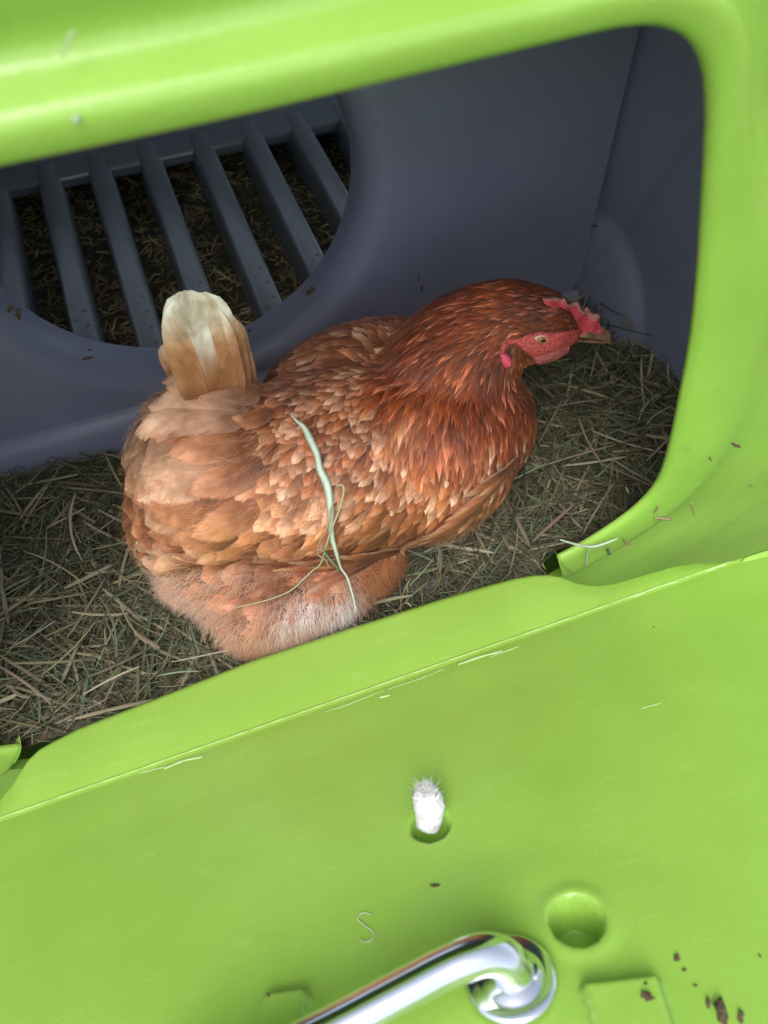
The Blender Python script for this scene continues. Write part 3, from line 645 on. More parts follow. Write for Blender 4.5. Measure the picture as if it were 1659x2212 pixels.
# control points: px, py, direction, length mm, width mm, lift, colour, pale margin, density spacing mm
CH = (.200, .031, .004); C2 = (.290, .055, .008); C3 = (.42, .145, .055); BR = (.41, .130, .045); BU = (.66, .285, .135); BL = (.84, .50, .32); OR = (.38, .085, .017); WN = (.36, .115, .045)
CTL = [
 (1235, 690, 178, 7, 2.4, .10, CH, .25), (1200, 670, 175, 8, 2.6, .10, CH, .25), (1150, 640, 180, 10, 2.8, .10, CH, .3), (1150, 690, 185, 10, 2.8, .10, CH, .35), (1180, 700, 190, 8, 2.5, .10, CH, .35),
 (1080, 650, 188, 13, 3.2, .10, C2, .4), (1060, 700, 200, 14, 3.4, .12, C2, .4), (1020, 650, 200, 15, 3.6, .12, CH, .4), (1090, 780, 250, 12, 3.0, .12, CH, .4), (1125, 800, 275, 10, 3.0, .12, CH, .4), (1140, 770, 300, 8, 2.6, .15, C2, .4), (1090, 730, 215, 9, 2.6, .1, C2, .4),
 (980, 720, 215, 17, 4.0, .12, C2, .45), (930, 730, 222, 19, 4.4, .14, CH, .5), (1000, 790, 238, 18, 4.2, .12, C2, .5), (900, 790, 235, 22, 4.8, .15, C2, .6), (860, 840, 245, 24, 5.2, .16, C2, .6), (960, 850, 258, 22, 5.0, .14, C2, .55), (1050, 860, 262, 18, 5.0, .13, CH, .5), (920, 930, 268, 26, 6, .15, OR, .6),
 (880, 900, 256, 24, 6, .2, C3, .6), (990, 940, 268, 22, 6, .13, C2, .5), (1060, 950, 268, 20, 6.5, .12, C2, .4), (1110, 880, 272, 18, 6.0, .10, CH, .3), (1130, 950, 268, 19, 7, .10, CH, .3), (1080, 1040, 250, 26, 9, .08, WN, .35), (1010, 1040, 250, 26, 10, .09, WN, .4), (1000, 1120, 222, 30, 11, .07, WN, .3),
 (940, 1050, 245, 26, 10, .10, BR, .5), (900, 1130, 228, 32, 12, .08, WN, .35), (880, 1190, 205, 36, 11, .05, WN, .25), (780, 1180, 205, 34, 12, .07, BR, .4), (820, 1100, 232, 28, 12, .10, BR, .5), (820, 1020, 245, 24, 10, .14, BR, .6), (760, 1220, 195, 30, 12, .06, BR, .2),
 (840, 740, 200, 26, 9, .06, WN, .45), (740, 755, 195, 28, 10, .06, WN, .45), (650, 790, 192, 26, 9, .07, WN, .4), (760, 830, 215, 18, 8, .16, C3, .8), (700, 860, 220, 17, 8, .2, C3, .9), (800, 900, 240, 17, 9, .2, C3, .85), (740, 930, 235, 17, 9.5, .22, C3, .9), (650, 900, 215, 17, 9, .22, C3, .9),
 (700, 1000, 235, 18, 10, .2, BR, .9), (780, 970, 242, 18, 10, .2, BR, .9), (620, 980, 220, 20, 11, .2, BU, .8), (600, 1060, 222, 24, 13, .14, BU, .6), (700, 1090, 228, 24, 12, .13, BU, .6), (650, 1150, 212, 28, 15, .10, BU, .45), (580, 870, 210, 20, 10, .15, BU, .6),
 (500, 880, 185, 42, 22, .08, BL, .15), (420, 850, 190, 40, 20, .08, BL, .2), (350, 870, 205, 34, 16, .12, BL, .2), (480, 960, 195, 46, 26, .07, BU, .15), (400, 960, 205, 42, 24, .08, BL, .2), (320, 960, 225, 34, 18, .14, BL, .25), (540, 1040, 205, 40, 22, .08, BU, .2), (430, 1050, 210, 40, 24, .09, BU, .25), (340, 1060, 215, 32, 18, .16, BU, .3),
 (290, 1060, 225, 26, 14, .2, BU, .3), (520, 1140, 195, 36, 20, .09, BU, .25), (420, 1150, 200, 32, 18, .13, BU, .3), (330, 1150, 205, 26, 14, .2, BU, .3), (600, 1220, 188, 30, 17, .08, (.40, .18, .10), .2), (480, 1210, 185, 30, 16, .10, BU, .2), (370, 1210, 190, 26, 13, .16, BL, .3), (700, 1230, 190, 30, 16, .07, (.34, .13, .06), .2)]
cp, cdir, cpar = [], [], []
for px, py, an, ln, wd, lf, col, pale in CTL:
    l_, n_ = cast(px, py)
    if l_ is None:                                              # control just off the surface: use the nearest point of the body
        q = P(px, py, .12); l_, n_ = near(q)
    cp.append(l_); cdir.append(img_dir(n_, an, l_)); k_ = 1.22 if wd < 3 else (1.45 if wd < 8 else (1.22 if wd < 13 else 1.55)); cpar.append([ln*(1.0 if wd < 12 else 1.1), wd*k_, lf*1.05, *col, pale])
cp, cdir, cpar = map(np.array, (cp, cdir, cpar))
def field(p, n_):
    d2 = ((cp-p)**2).sum(1)+1e-6; w_ = d2**-2.0; w_ /= w_.sum()
    t = (cdir*w_[:, None]).sum(0); t -= n_*t.dot(n_); t /= np.linalg.norm(t)+1e-9
    return t, (cpar*w_[:, None]).sum(0)
# area weighted samples thinned to a spacing that follows feather size
tri = []
for p in bmesh_me.polygons:
    v = p.vertices; tri.append((v[0], v[1], v[2])); 
    if len(v) == 4: tri.append((v[0], v[2], v[3]))
tri = np.array(tri); A_, B_, C_ = BV[tri[:, 0]], BV[tri[:, 1]], BV[tri[:, 2]]
ar = np.linalg.norm(np.cross(B_-A_, C_-A_), axis=1)/2; pr_ = ar/ar.sum()
idx = rng.choice(len(tri), 60000, p=pr_); r1, r2 = rng.random(60000)**.5, rng.random(60000)
SP = A_[idx]*(1-r1)[:, None]+B_[idx]*(r1*(1-r2))[:, None]+C_[idx]*(r1*r2)[:, None]
fn = np.cross(B_[idx]-A_[idx], C_[idx]-A_[idx]); fn /= np.linalg.norm(fn, axis=1)[:, None]
ctr = SP.mean(0)
from mathutils.kdtree import KDTree
face_poly = [(1110, 742), (1128, 727), (1162, 714), (1199, 719), (1239, 710), (1262, 706), (1270, 728), (1236, 745), (1215, 757), (1180, 768), (1150, 772), (1128, 756)]
def in_poly(x, y, poly):
    c = False; n = len(poly)
    for i in range(n):
        x1, y1 = poly[i]; x2, y2 = poly[(i+1) % n]
        if (y1 > y) != (y2 > y) and x < (x2-x1)*(y-y1)/(y2-y1)+x1: c = not c
    return c
def proj(p):
    c = RM@(p-CAM); return CX+FOC*c[0]/-c[2], CY-FOC*c[1]/-c[2]
def head_side(p): return (p-HC0).dot(Rh)
acc = []; cell = {}
def ok_spacing(p, r):
    k = tuple((p/.012).astype(int)); R_ = 1
    for a in range(-1, 2):
        for b_ in range(-1, 2):
            for c in range(-1, 2):
                for q, rq in cell.get((k[0]+a, k[1]+b_, k[2]+c), ()):
                    if ((q-p)**2).sum() < (min(r, rq))**2: return False
    cell.setdefault(k, []).append((p, r)); return True
for p, n_ in zip(SP, fn):
    if p[2] < .028: continue
    t, par = field(p, n_)
    sp_ = par[1]*.001*.46
    if sp_ > .0119: sp_ = .0119
    hx, hy = proj(p)
    if head_side(p) > 0 and in_poly(hx, hy, face_poly): continue
    # the same bare skin on the far cheek
    if np.linalg.norm(p-HC0) < .06:
        m_p = p-2*Rh*(p-HC0).dot(Rh); mx, my = proj(m_p)
        if in_poly(mx, my, face_poly): continue
    if not ok_spacing(p, sp_): continue
    acc.append((p, n_, t, par))
print('feathers', len(acc))
def feather(V, Fc, Cc, UV, p, n_, t, ln, wd, lift, col, pale, snap=True, nl=7, arch=.16, curl=0.0, root=.0005, point=False):
    r = rng.random(); base = len(V); q = p.copy()-n_*.0; nn = n_.copy(); tt = t.copy(); step = ln/nl; pts = []
    for i in range(nl+1):
        u_ = i/nl; pts.append((q+nn*(root+lift*ln*(u_**1.1)*(1-.30*u_)), nn.copy(), tt.copy()))
        if i < nl:
            q = q+tt*step
            if snap:
                q2, n2 = near(q)
                if np.linalg.norm(q2-q) < .022:
                    q = q2; n2 = nn*.55+n2*.45; nn = n2/np.linalg.norm(n2)
            else:
                nn2 = nn+tt*curl; nn = nn2/np.linalg.norm(nn2)
            tt = tt-nn*tt.dot(nn); tt /= np.linalg.norm(tt)
    for i, (c, n3, t3) in enumerate(pts):
        u_ = i/nl; s_ = np.cross(n3, t3)
        prof_ = (min(1, (u_+.05)/.34)**.55)*(max(.0, 1-max(0, (u_-.60)/.40)**2.4))**.5 if u_ < .999 else .12
        if point: prof_ = (min(1, (u_+.05)/.30)**.6)*(1-.92*max(0, (u_-.38)/.62)**1.35)
        for j, v_ in enumerate((-1, -.5, 0, .5, 1)):
            ww = v_*wd*.5*prof_
            V.append(c+s_*ww-n3*(arch*wd*v_*v_*prof_)); Cc.append((*col, pale)); UV.append((u_, v_, r))
    for i in range(nl):
        for j in range(4): a = base+i*5+j; Fc.append((a, a+1, a+6, a+5))
def feather_obj(name, V, Fc, Cc, UV, mat=None):
    o = mesh_obj(name, V, Fc, mat or FEATHER, cols=np.array(Cc)[:, :3], fuv=UV)
    a = o.data.attributes['fcol']; c = np.array(Cc, np.float32); a.data.foreach_set('color', c.ravel()); o.data.update()
    return hpart(o)
groups = {'neck_hackle': ([], [], [], []), 'back_plumage': ([], [], [], []), 'rump_plumage': ([], [], [], []), 'wing_coverts': ([], [], [], [])}
for p, n_, t, par in acc:
    hx, hy = proj(p); ln, wd, lf = par[0]*.001, par[1]*.001, par[2]; col = par[3:6]; pale = par[6]
    jt = rng.normal(0, .20 if wd > .010 else .13); t = t+np.cross(n_, t)*jt; t /= np.linalg.norm(t)
    k = rng.uniform(.70, 1.35); col = np.clip(np.array(col)*k*np.array([1, rng.uniform(.93, 1.07), rng.uniform(.88, 1.12)]), 0, .9)
    if wd > .012 and rng.random() < .10: col = col*.55+np.array(BL)*.5
    if rng.random() < .06: col = col*.6+np.array(OR)*.4
    g = 'neck_hackle' if wd < .0092 else ('rump_plumage' if wd > .019 and hx < 640 else ('wing_coverts' if p[2] < .125 and hx > 560 and wd > .0115 and (p[1] < .17) else 'back_plumage'))
    if g == 'neck_hackle' and rng.random() < .15: col = np.clip(col*2.2+.05, 0, .8); pale = .8
    if g == 'back_plumage' and rng.random() < .22: col = np.clip(col*.45+np.array(BL)*.62, 0, .85); pale = .9
    V, Fc, Cc, UV = groups[g]
    if g == 'neck_hackle' and pale < .75: pale *= .5
    feather(V, Fc, Cc, UV, p, n_, t, ln*(1.35 if g == 'neck_hackle' else 1)*rng.uniform(.8, 1.25), wd*rng.uniform(.85, 1.12), lf*rng.uniform(.5, 1.25), col, pale*rng.uniform(.6, 1.1), nl=6 if wd < .009 else 8, point=(g == 'neck_hackle' or rng.random() < .12))
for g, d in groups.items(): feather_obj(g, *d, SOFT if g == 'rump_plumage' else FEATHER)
# flight feathers folded along the lower edge of the wing
V, Fc, Cc, UV = [], [], [], []
wp = [(1120, 1010), (1085, 1060), (1045, 1105), (1000, 1142), (955, 1170), (905, 1195), (850, 1212), (800, 1226)]
for i in range(22):
    q = i/21*(len(wp)-1.001); k = int(q); px = wp[k][0]+(wp[k+1][0]-wp[k][0])*(q-k); py = wp[k][1]+(wp[k+1][1]-wp[k][1])*(q-k)
    l_, n_ = cast(px-14, py-22)
    if l_ is None: continue
    t = img_dir(n_, 236-i*1.9+rng.normal(0, 2.5), l_)
    feather(V, Fc, Cc, UV, l_, n_, t, .048+.0012*i, .0115, .03, np.array([.36, .110, .045])*rng.uniform(.7, 1.2), .6, nl=10, root=.0052)
fo = feather_obj('flight_feathers', V, Fc, Cc, UV)
# tail: broad rounded feathers standing up from the rump
V, Fc, Cc, UV = [], [], [], []
TB = P(455, 850, .150)
CRM = (.92, .79, .68); TIPC = (.95, .86, .78)
camdir = CAM-TB; camdir /= np.linalg.norm(camdir)
tails = [  # base px,py,z ; tip px,py,z ; width, colour, where the buff root ends   (back to front)
 ((425, 890, .148), (352, 752, .200), .018, (.80, .70, .58), .1), ((432, 890, .148), (360, 735, .205), .016, (.78, .68, .56), .2), ((534, 885, .145), (520, 800, .180), .020, BU, .9), ((530, 885, .147), (508, 755, .205), .024, BU, .9), ((522, 885, .150), (495, 705, .228), .027, (.66, .42, .26), .8), ((514, 885, .152), (482, 672, .247), .030, (.74, .58, .42), .62),
 ((504, 885, .155), (466, 645, .260), .033, CRM, .58), ((496, 885, .157), (450, 624, .269), .035, CRM, .52), ((486, 886, .158), (438, 606, .276), .036, TIPC, .48),
 ((476, 888, .159), (416, 598, .280), .038, CRM, .45), ((466, 890, .160), (396, 599, .280), .040, TIPC, .42), ((456, 893, .160), (376, 615, .273), .038, TIPC, .36)]
def tail_tone(v, col, k):                                       # buff at the root and down the near edge, cream towards the tip
    x, y = proj(np.array(v)); f_ = (800-y+34*math.sin(k*2.7))/105-max(0, (x-455)/75)*.75; f_ = min(1, max(0, f_)); f_ = f_*f_*(3-2*f_)
    rc = np.array([.64, .29, .14])*(1-.25*max(0, min(1, (x-480)/60))); return (*(rc*(1-f_)+np.array(col)*f_), .15)
for k, (b0, tp_, wd, col, rootq) in enumerate(tails):
    a = P(*b0); b_ = P(*tp_); ln = np.linalg.norm(b_-a); t = (b_-a)/ln
    n_ = camdir*1.0+np.array([-.25, .0, .1]); n_ += np.array([rng.normal(0, .12), rng.normal(0, .1), 0]); n_ -= t*n_.dot(t); n_ /= np.linalg.norm(n_)
    a = a+n_*(.0016*k-.010)
    col = np.array(col)
    b0i = len(V)
    feather(V, Fc, Cc, UV, a, n_, t, ln*1.03, wd, .02, col, .15, snap=False, nl=16, arch=.12, curl=-.012)
    # pale outer half, buff root
    for i in range(b0i, len(V)):
        Cc[i] = tail_tone(V[i], col, k)
tl_ = feather_obj('tail', V, Fc, Cc, UV, TAILM); tag(tl_, 'cream white upright tail feathers with buff roots')
# broad coverts sweeping round the root of the tail
V, Fc, Cc, UV = [], [], [], []
for (px, py, an, ln, wd, col) in [(560, 868, 168, 74, 34, BL), (550, 850, 158, 62, 30, (.56, .31, .18)), (530, 905, 178, 78, 34, BL), (545, 900, 186, 76, 38, BL), (520, 935, 196, 72, 38, BU), (470, 900, 180, 58, 32, BL), (560, 950, 200, 64, 32, BU), (420, 880, 186, 44, 26, BL), (500, 990, 202, 66, 36, BL), (570, 1000, 205, 56, 28, BU), (530, 850, 160, 48, 26, BU), (450, 960, 200, 60, 34, BL), (400, 1000, 208, 52, 30, BL), (470, 1060, 205, 56, 32, BU), (560, 1090, 202, 52, 28, BU), (420, 1090, 205, 48, 28, BL), (510, 1150, 196, 46, 26, BU), (600, 905, 196, 38, 18, BU)]:
    l_, n_ = cast(px, py)
    if l_ is None: continue
    feather(V, Fc, Cc, UV, l_, n_, img_dir(n_, an, l_), ln*.00105, wd*.001, .045 if ln < 70 else .02, np.array(col)*rng.uniform(.9, 1.15), .15, nl=14, root=.0035 if py > 906 or px < 500 else .009, arch=.08)
feather_obj('tail_coverts', V, Fc, Cc, UV, SOFT)
# down: fine fluff on belly, thigh and under the tail
FL = [(660, 1310, 262, (.88, .80, .78)), (620, 1318, 262, (.84, .76, .73)), (735, 1318, 270, (.80, .72, .70)), (640, 1360, 262, (.62, .40, .27)), (560, 1345, 250, (.66, .42, .28)), (720, 1300, 275, (.80, .66, .60)), (690, 1340, 265, (.72, .52, .40)), (800, 1280, 290, (.44, .20, .10)), (850, 1250, 300, (.36, .14, .06)), (420, 1290, 225, (.72, .52, .40)), (350, 1240, 215, (.74, .54, .42)), (480, 1330, 235, (.68, .46, .33)), (300, 1180, 205, (.62, .38, .24)), (600, 1270, 255, (.58, .30, .16)), (700, 1255, 268, (.56, .27, .13)), (460, 1260, 225, (.68, .46, .32)), (560, 1400, 255, (.60, .34, .20)), (280, 1080, 195, (.60, .34, .20)), (800, 1235, 280, (.46, .20, .09))]
fp, fd, fc_ = [], [], []
for px, py, an, col in FL:
    l_, n_ = cast(px, py)
    if l_ is None: l_, n_ = near(P(px, py, .045))
    fp.append(l_); fd.append(img_dir(n_, an, l_)); fc_.append(col)
fp, fd, fc_ = map(np.array, (fp, fd, fc_))
V, Fc, Cc = [], [], []; cnt = 0
idx2 = rng.integers(0, len(SP), 170000)
for i in idx2:
    p, n_ = SP[i], fn[i]; hx, hy = proj(p)
    d2 = ((fp-p)**2).sum(1)
    lowz = p[2] < .078
    if not (lowz and p[2] > .008 and p[0] < .12): continue
    if p[2] > .062 and rng.random() < .6: continue
    p = p+rng.normal(0, .0008, 3)
    w_ = (d2+8e-5)**-2; w_ /= w_.sum(); t = (fd*w_[:, None]).sum(0)+rng.normal(0, .28, 3); c = (fc_*w_[:, None]).sum(0)*rng.uniform(.8, 1.15)
    t -= n_*t.dot(n_); t /= np.linalg.norm(t)+1e-9; l_ = rng.uniform(.009, .022); d = t*.93+n_*rng.uniform(.10, .50); d /= np.linalg.norm(d)
    s_ = np.cross(n_, t); wd = rng.uniform(.00008, .00020); b0 = len(V); be = rng.normal(0, .18)*l_; dr = -n_*l_*rng.uniform(.0, .22)
    p1 = p+d*l_*.5+s_*be*.4; p2 = p+d*l_+s_*be+dr+np.array([0, 0, -.12*l_])
    V += [p-s_*wd, p+s_*wd, p1-s_*wd*.8, p1+s_*wd*.8, p2]; Cc += [np.clip(c, 0, .95)]*5; Fc += [(b0, b0+1, b0+3, b0+2), (b0+2, b0+3, b0+4)]; cnt += 1
print('down', cnt)
o = mesh_obj('belly_fluff', V, Fc, DOWN, cols=Cc, smooth=False); hpart(o); tag(o, 'pale buff downy fluff with a whitish patch')

# wisps: loose barbs along the plumage that break up the feather edges
V, Fc, Cc = [], [], []
for i in rng.integers(0, len(SP), 14000):
    p, n_ = SP[i], fn[i]
    if p[2] < .05: continue
    t, par = field(p, n_); wd0 = par[1]
    hx, hy = proj(p)
    if head_side(p) > 0 and in_poly(hx, hy, face_poly): continue
    if wd0 < 5 and rng.random() < .6: continue
    t = t+rng.normal(0, .26, 3); t -= n_*t.dot(n_); t /= np.linalg.norm(t)
    l_ = rng.uniform(.25, .55)*par[0]*.001; s_ = np.cross(n_, t); wd = rng.uniform(.00006, .00015); b0 = len(V); h0 = par[2]*par[0]*.001*rng.uniform(.5, .95)+.0008; be = rng.normal(0, .15)*l_
    c = np.clip(np.array(par[3:6])*rng.uniform(.8, 1.4)+.01, 0, .9); p = p+n_*h0; p1 = p+t*l_*.5+s_*be*.3+n_*l_*.05; p2 = p+t*l_+s_*be+n_*l_*rng.uniform(-.06, .22)
    V += [p-s_*wd, p+s_*wd, p1-s_*wd*.8, p1+s_*wd*.8, p2]; Cc += [c]*5; Fc += [(b0, b0+1, b0+3, b0+2), (b0+2, b0+3, b0+4)]
hpart(mesh_obj('wispy_barbs', V, Fc, DOWN, cols=Cc, smooth=False))

# ---- head parts
def patch(name, poly, mat, rise, step=2.6, jag=0.0):
    """soft skin raised over the head inside an outline drawn on the near cheek"""
    xs_ = [p[0] for p in poly]; ys_ = [p[1] for p in poly]; g = {}; V = []; F_ = []
    nx_ = int((max(xs_)-min(xs_))/step)+3; ny_ = int((max(ys_)-min(ys_))/step)+3
    def edge_d(x, y):
        return min(math.hypot(x-(x1+(x2-x1)*q), y-(y1+(y2-y1)*q)) for (x1, y1), (x2, y2) in zip(poly, poly[1:]+poly[:1]) for q in [max(0, min(1, ((x-x1)*(x2-x1)+(y-y1)*(y2-y1))/((x2-x1)**2+(y2-y1)**2+1e-9)))])
    for j in range(ny_):
        for i in range(nx_):
            x, y = min(xs_)-step+i*step, min(ys_)-step+j*step; l_, n_ = cast(x, y)
            if l_ is None: l_, n_ = near(on_plane(x, y, HC0+Rh*.018, Rh))
            ins = in_poly(x, y, poly); e = edge_d(x, y)
            h = rise*min(1, e/7)**.6 if ins else -.0015
            if not ins and e > step*1.6: continue
            g[(i, j)] = len(V); V.append(l_+n_*(h+(rng.normal(0, .00018) if ins else 0)))
    for (i, j) in g:
        q = [(i, j), (i+1, j), (i+1, j+1), (i, j+1)]
        if all(k in g for k in q): F_.append(tuple(g[k] for k in q)[::-1])
    o = mesh_obj(name, V, F_, mat); hpart(o); return o
patch('face', face_poly, FACE, .0016)
patch('face', [(1080, 765), (1079, 750), (1088, 738), (1110, 731), (1128, 727), (1130, 736), (1112, 741), (1095, 748), (1088, 765)], FACE, .0030, step=2.0)
patch('earlobe', [(1078, 764), (1086, 761), (1097, 764), (1103, 775), (1103, 786), (1096, 795), (1087, 794), (1081, 780)], LOBE, .0050, step=1.8)
patch('wattle', [(1150, 770), (1168, 766), (1205, 752), (1232, 745), (1226, 758), (1205, 771), (1185, 779), (1166, 784), (1153, 780)], simple('wattle_skin', (.40, .085, .085), .5, noise=((.24, .06, .06), 260), bump=1, bscale=500), .0045, step=2.0)
# eye
eL, eN = cast(1170, 731.5)
if eL is None: eL, eN = near(HC0+Rh*.02)
eN = eN*.5+Rh*.5; eN /= np.linalg.norm(eN)
eF = Fh-eN*Fh.dot(eN); eF /= np.linalg.norm(eF); eU = np.cross(eF, eN); eU = eU if eU[2] > 0 else -eU
def disc(name, c, rx, ry, bulge, mat, parent=None, n=28, rings=6, jag=0):
    V = []; F_ = []
    for r_ in range(rings+1):
        q = r_/rings
        for k in range(n):
            a = 2*math.pi*k/n; V.append(c+eF*rx*q*math.cos(a)+eU*ry*q*math.sin(a)*(1-.25*abs(math.cos(a))**3)+eN*bulge*(1-q*q))
    for r_ in range(rings):
        for k in range(n): F_.append((r_*n+k, (r_+1)*n+k, (r_+1)*n+(k+1) % n, r_*n+(k+1) % n))
    o = mesh_obj(name, V, F_, mat)
    if parent is None: hpart(o)
    else: adopt2(o, parent)
    return o
disc('eyelid', eL+eN*.0012, .0061, .0035, .0013, LID)
eye = disc('eye', eL+eN*.0019, .0045, .0028, .0010, IRIS)
disc('pupil', eL+eF*.0004+eN*.0028, .0020, .0015, .0005, PUPIL, parent=eye)
# beak: upper and lower mandible, in the head's own frame
bt = on_plane(1329, 728, HC0, Rh); bb = on_plane(1262, 716, HC0, Rh)
bdir = bt-bb; bl = np.linalg.norm(bdir); bdir /= bl; bup = Uh-bdir*Uh.dot(bdir); bup /= np.linalg.norm(bup)
def mandible(name, sec, mat):
    V = []; n = 18; F_ = []
    for (s, yo, hw, ht_, hb) in sec:
        c = bb+bdir*s*bl+bup*yo
        for k in range(n):
            a = 2*math.pi*k/n; ca, sa = math.cos(a), math.sin(a)
            V.append(c+Rh*hw*ca*(1-.25*max(0, sa))+bup*(ht_*sa if sa > 0 else hb*sa))
    for i in range(len(sec)-1):
        for k in range(n): F_.append((i*n+k, i*n+(k+1) % n, (i+1)*n+(k+1) % n, (i+1)*n+k))
    F_.append(tuple(range(n))[::-1]); F_.append(tuple((len(sec)-1)*n+k for k in range(n)))
    o = mesh_obj(name, V, F_, mat); hpart(o); return o
mandible('beak', [(-.75, .000, .0095, .0085, .0040), (-.1, .0004, .0088, .0088, .0036), (.25, 0.0004, .0074, .0082, .0034), (.5, -.0004, .0058, .0072, .0034), (.72, -.0014, .0042, .0058, .0034), (.88, -.0038, .0024, .0032, .0028), (.97, -.0062, .0012, .0016, .0022), (1.0, -.0078, .0004, .0005, .0010)], BEAK)
mandible('lower_beak', [(-.55, -.0052, .0072, .001, .0038), (0, -.0048, .0066, .001, .0036), (.4, -.0046, .0050, .001, .0030), (.7, -.0050, .0032, .0008, .0022), (.86, -.0054, .0014, .0005, .0010)], BEAK)
nl_ = bb+bdir*bl*.02+bup*.0035+Rh*.0072
V = [nl_+bdir*.0034*math.cos(a)+bup*.0013*math.sin(a)+Rh*.0004*(1 if k % 1 == 0 else 0) for k, a in enumerate(np.linspace(0, 2*math.pi, 14, endpoint=False))]
hpart(mesh_obj('nostril', V, [tuple(range(14))], NOST))
# comb: single low blade along the middle of the head, serrated top edge
cbot = [(1172, 648), (1188, 659), (1206, 667), (1226, 678), (1233, 694), (1242, 716), (1268, 718), (1295, 712)]
ctop = [(1169, 641), (1184, 641), (1200, 641), (1212, 645), (1218, 640), (1223, 652), (1233, 656), (1243, 650), (1250, 652), (1252, 664), (1261, 669), (1266, 661), (1272, 664), (1274, 674), (1283, 676), (1290, 673), (1294, 680), (1293, 690), (1297, 706)]
def comb_pt(px, py): return on_plane(px, py, HC0+Rh*(.003+.0085*max(0, min(1, (1262-px)/80))), Rh)
nb_ = 60
ub = resample(np.array(cbot, float), nb_); ut = resample(np.array(ctop, float), nb_)
V = []; F_ = []; rows = [0, .2, .4, .6, .8, .93, 1]
for side in (1, -1):
    for q in rows:
        th = .0034*(1-q)**.7+.0009
        for i in range(nb_):
            x, y = ub[i]*(1-q)+ut[i]*q
            wob = .0011*math.sin(i*.42)*q + .0015*q
            V.append(comb_pt(x, y)+Rh*(side*th+wob)+rng.normal(0, .00012, 3))
R_ = len(rows)
for s_ in range(2):
    for j in range(R_-1):
        for i in range(nb_-1):
            a = s_*R_*nb_+j*nb_+i; f = (a, a+1, a+nb_+1, a+nb_); F_.append(f if s_ == 0 else f[::-1])
for i in range(nb_-1):
    a = (R_-1)*nb_+i; b_ = R_*nb_+(R_-1)*nb_+i; F_.append((a, a+1, b_+1, b_))
cm = mesh_obj('comb', V, F_, COMB); hpart(cm); cm.data.materials.append(COMBEDGE)
for p in cm.data.polygons:
    if all((v % (R_*nb_))//nb_ >= 4 for v in p.vertices): p.material_index = 1

# ------------------------------------------------------------------ loose stalks and crumbs
def stalk(name, pts3, wd, col, label, group=None, flat=True, ups=None):
    P_ = catmull(pts3, 6); V = []; n = len(P_)
    for i, p in enumerate(P_):
        t_ = P_[min(i+1, n-1)]-P_[max(i-1, 0)]; t_ /= np.linalg.norm(t_)+1e-12
        up_ = CAM-p; up_ /= np.linalg.norm(up_); s_ = np.cross(t_, up_); s_ /= np.linalg.norm(s_); u2 = np.cross(s_, t_)
        q = i/(n-1); ww = float(np.interp(q, np.linspace(0, 1, len(wd)), wd))*.5
        th_ = min(ww*.35, .0004); V += [p-s_*ww+u2*ww*.12, p+u2*th_, p+s_*ww+u2*ww*.12, p-u2*th_*.6]
    F_ = []
    for i in range(n-1):
        a = i*4
        for k in range(4): F_.append((a+k, a+(k+1) % 4, a+4+(k+1) % 4, a+4+k))
    F_ += [(3, 2, 1, 0), tuple((n-1)*4+k for k in range(4))]
    o = mesh_obj(name, V, F_, HAYM, cols=[np.array(col)*rng.uniform(.92, 1.08) for _ in V], fuv=[(i/len(V), (i % 4)/3, .3) for i in range(len(V))])
    return tag(o, label, 'grass blade' if 'grass' in name else 'straw', group)
def hen_pt(px, py, lift):
    l_, n_ = cast(px, py)
    if l_ is None: l_ = P(px, py, .06); n_ = np.array([0, 0, 1.])
    return l_+n_*lift
LG = (.78, .90, .72); ST = (.58, .44, .27)
stalk('grass_blade', [hen_pt(x, y, .008) for x, y in [(632, 905), (645, 920), (660, 932), (672, 955), (686, 985), (692, 1015), (706, 1045), (712, 1090), (713, 1140), (722, 1175)]]+[hen_pt(730, 1205, .009), hen_pt(740, 1255, .014), hen_pt(748, 1300, .016), hen_pt(753, 1344, .012)], [.0005, .0030, .0056, .0048, .0064, .0050, .0036, .0020, .0016, .0010], LG, 'long pale green grass blade draped across the back of the hen')
stalk('bent_straw', [hen_pt(x, y, .010) for x, y in [(725, 1045), (738, 1045), (738, 1062), (728, 1095), (712, 1130), (700, 1165), (690, 1195), (676, 1230), (660, 1260), (625, 1285), (580, 1303), (520, 1320)]], [.0012, .0018, .0017, .0015, .0014, .0014, .0013, .0013], (.62, .58, .36), 'thin bent yellow straw stem hanging down the flank of the hen')
stalk('straw_curl', [hen_pt(x, y, .012) for x, y in [(722, 1068), (712, 1090), (708, 1115), (690, 1145), (684, 1172), (698, 1182), (706, 1200)]], [.0010, .0016, .0011, .0014, .0010], (.62, .42, .28), 'crumpled brown straw curl crossing the green blade on the hen')
stalk('grass_blade', [hen_pt(x, y, .012) for x, y in [(692, 1155), (700, 1172), (715, 1190), (726, 1210)]], [.0010, .0020, .0020, .0012], (.26, .36, .25), 'short dark green grass blade lying below the long one on the hen')
def wall_pt(px, py, lift=.0012):
    return on_plane(px, py, P0-PN*(lift+.0016), PN)
stalk('grass_blade', [wall_pt(*p, .003) for p in [(1210, 1166), (1245, 1176), (1275, 1181), (1300, 1176), (1335, 1163)]], [.0010, .0022, .0026, .0026, .0012], LG, 'pale green grass blade lying along the bottom corner of the green rim')
stalk('grass_blade', [wall_pt(*p, .002) for p in [(1272, 1180), (1268, 1200), (1266, 1225)]], [.0016, .0016, .0014], LG, 'short pale grass piece hanging down from the blade on the rim corner')
stalk('grass_blade', [wall_pt(*p) for p in [(1312, 1183), (1317, 1198)]], [.0022, .0024], (.22, .32, .18), 'small dark green grass snippet on the rim corner')
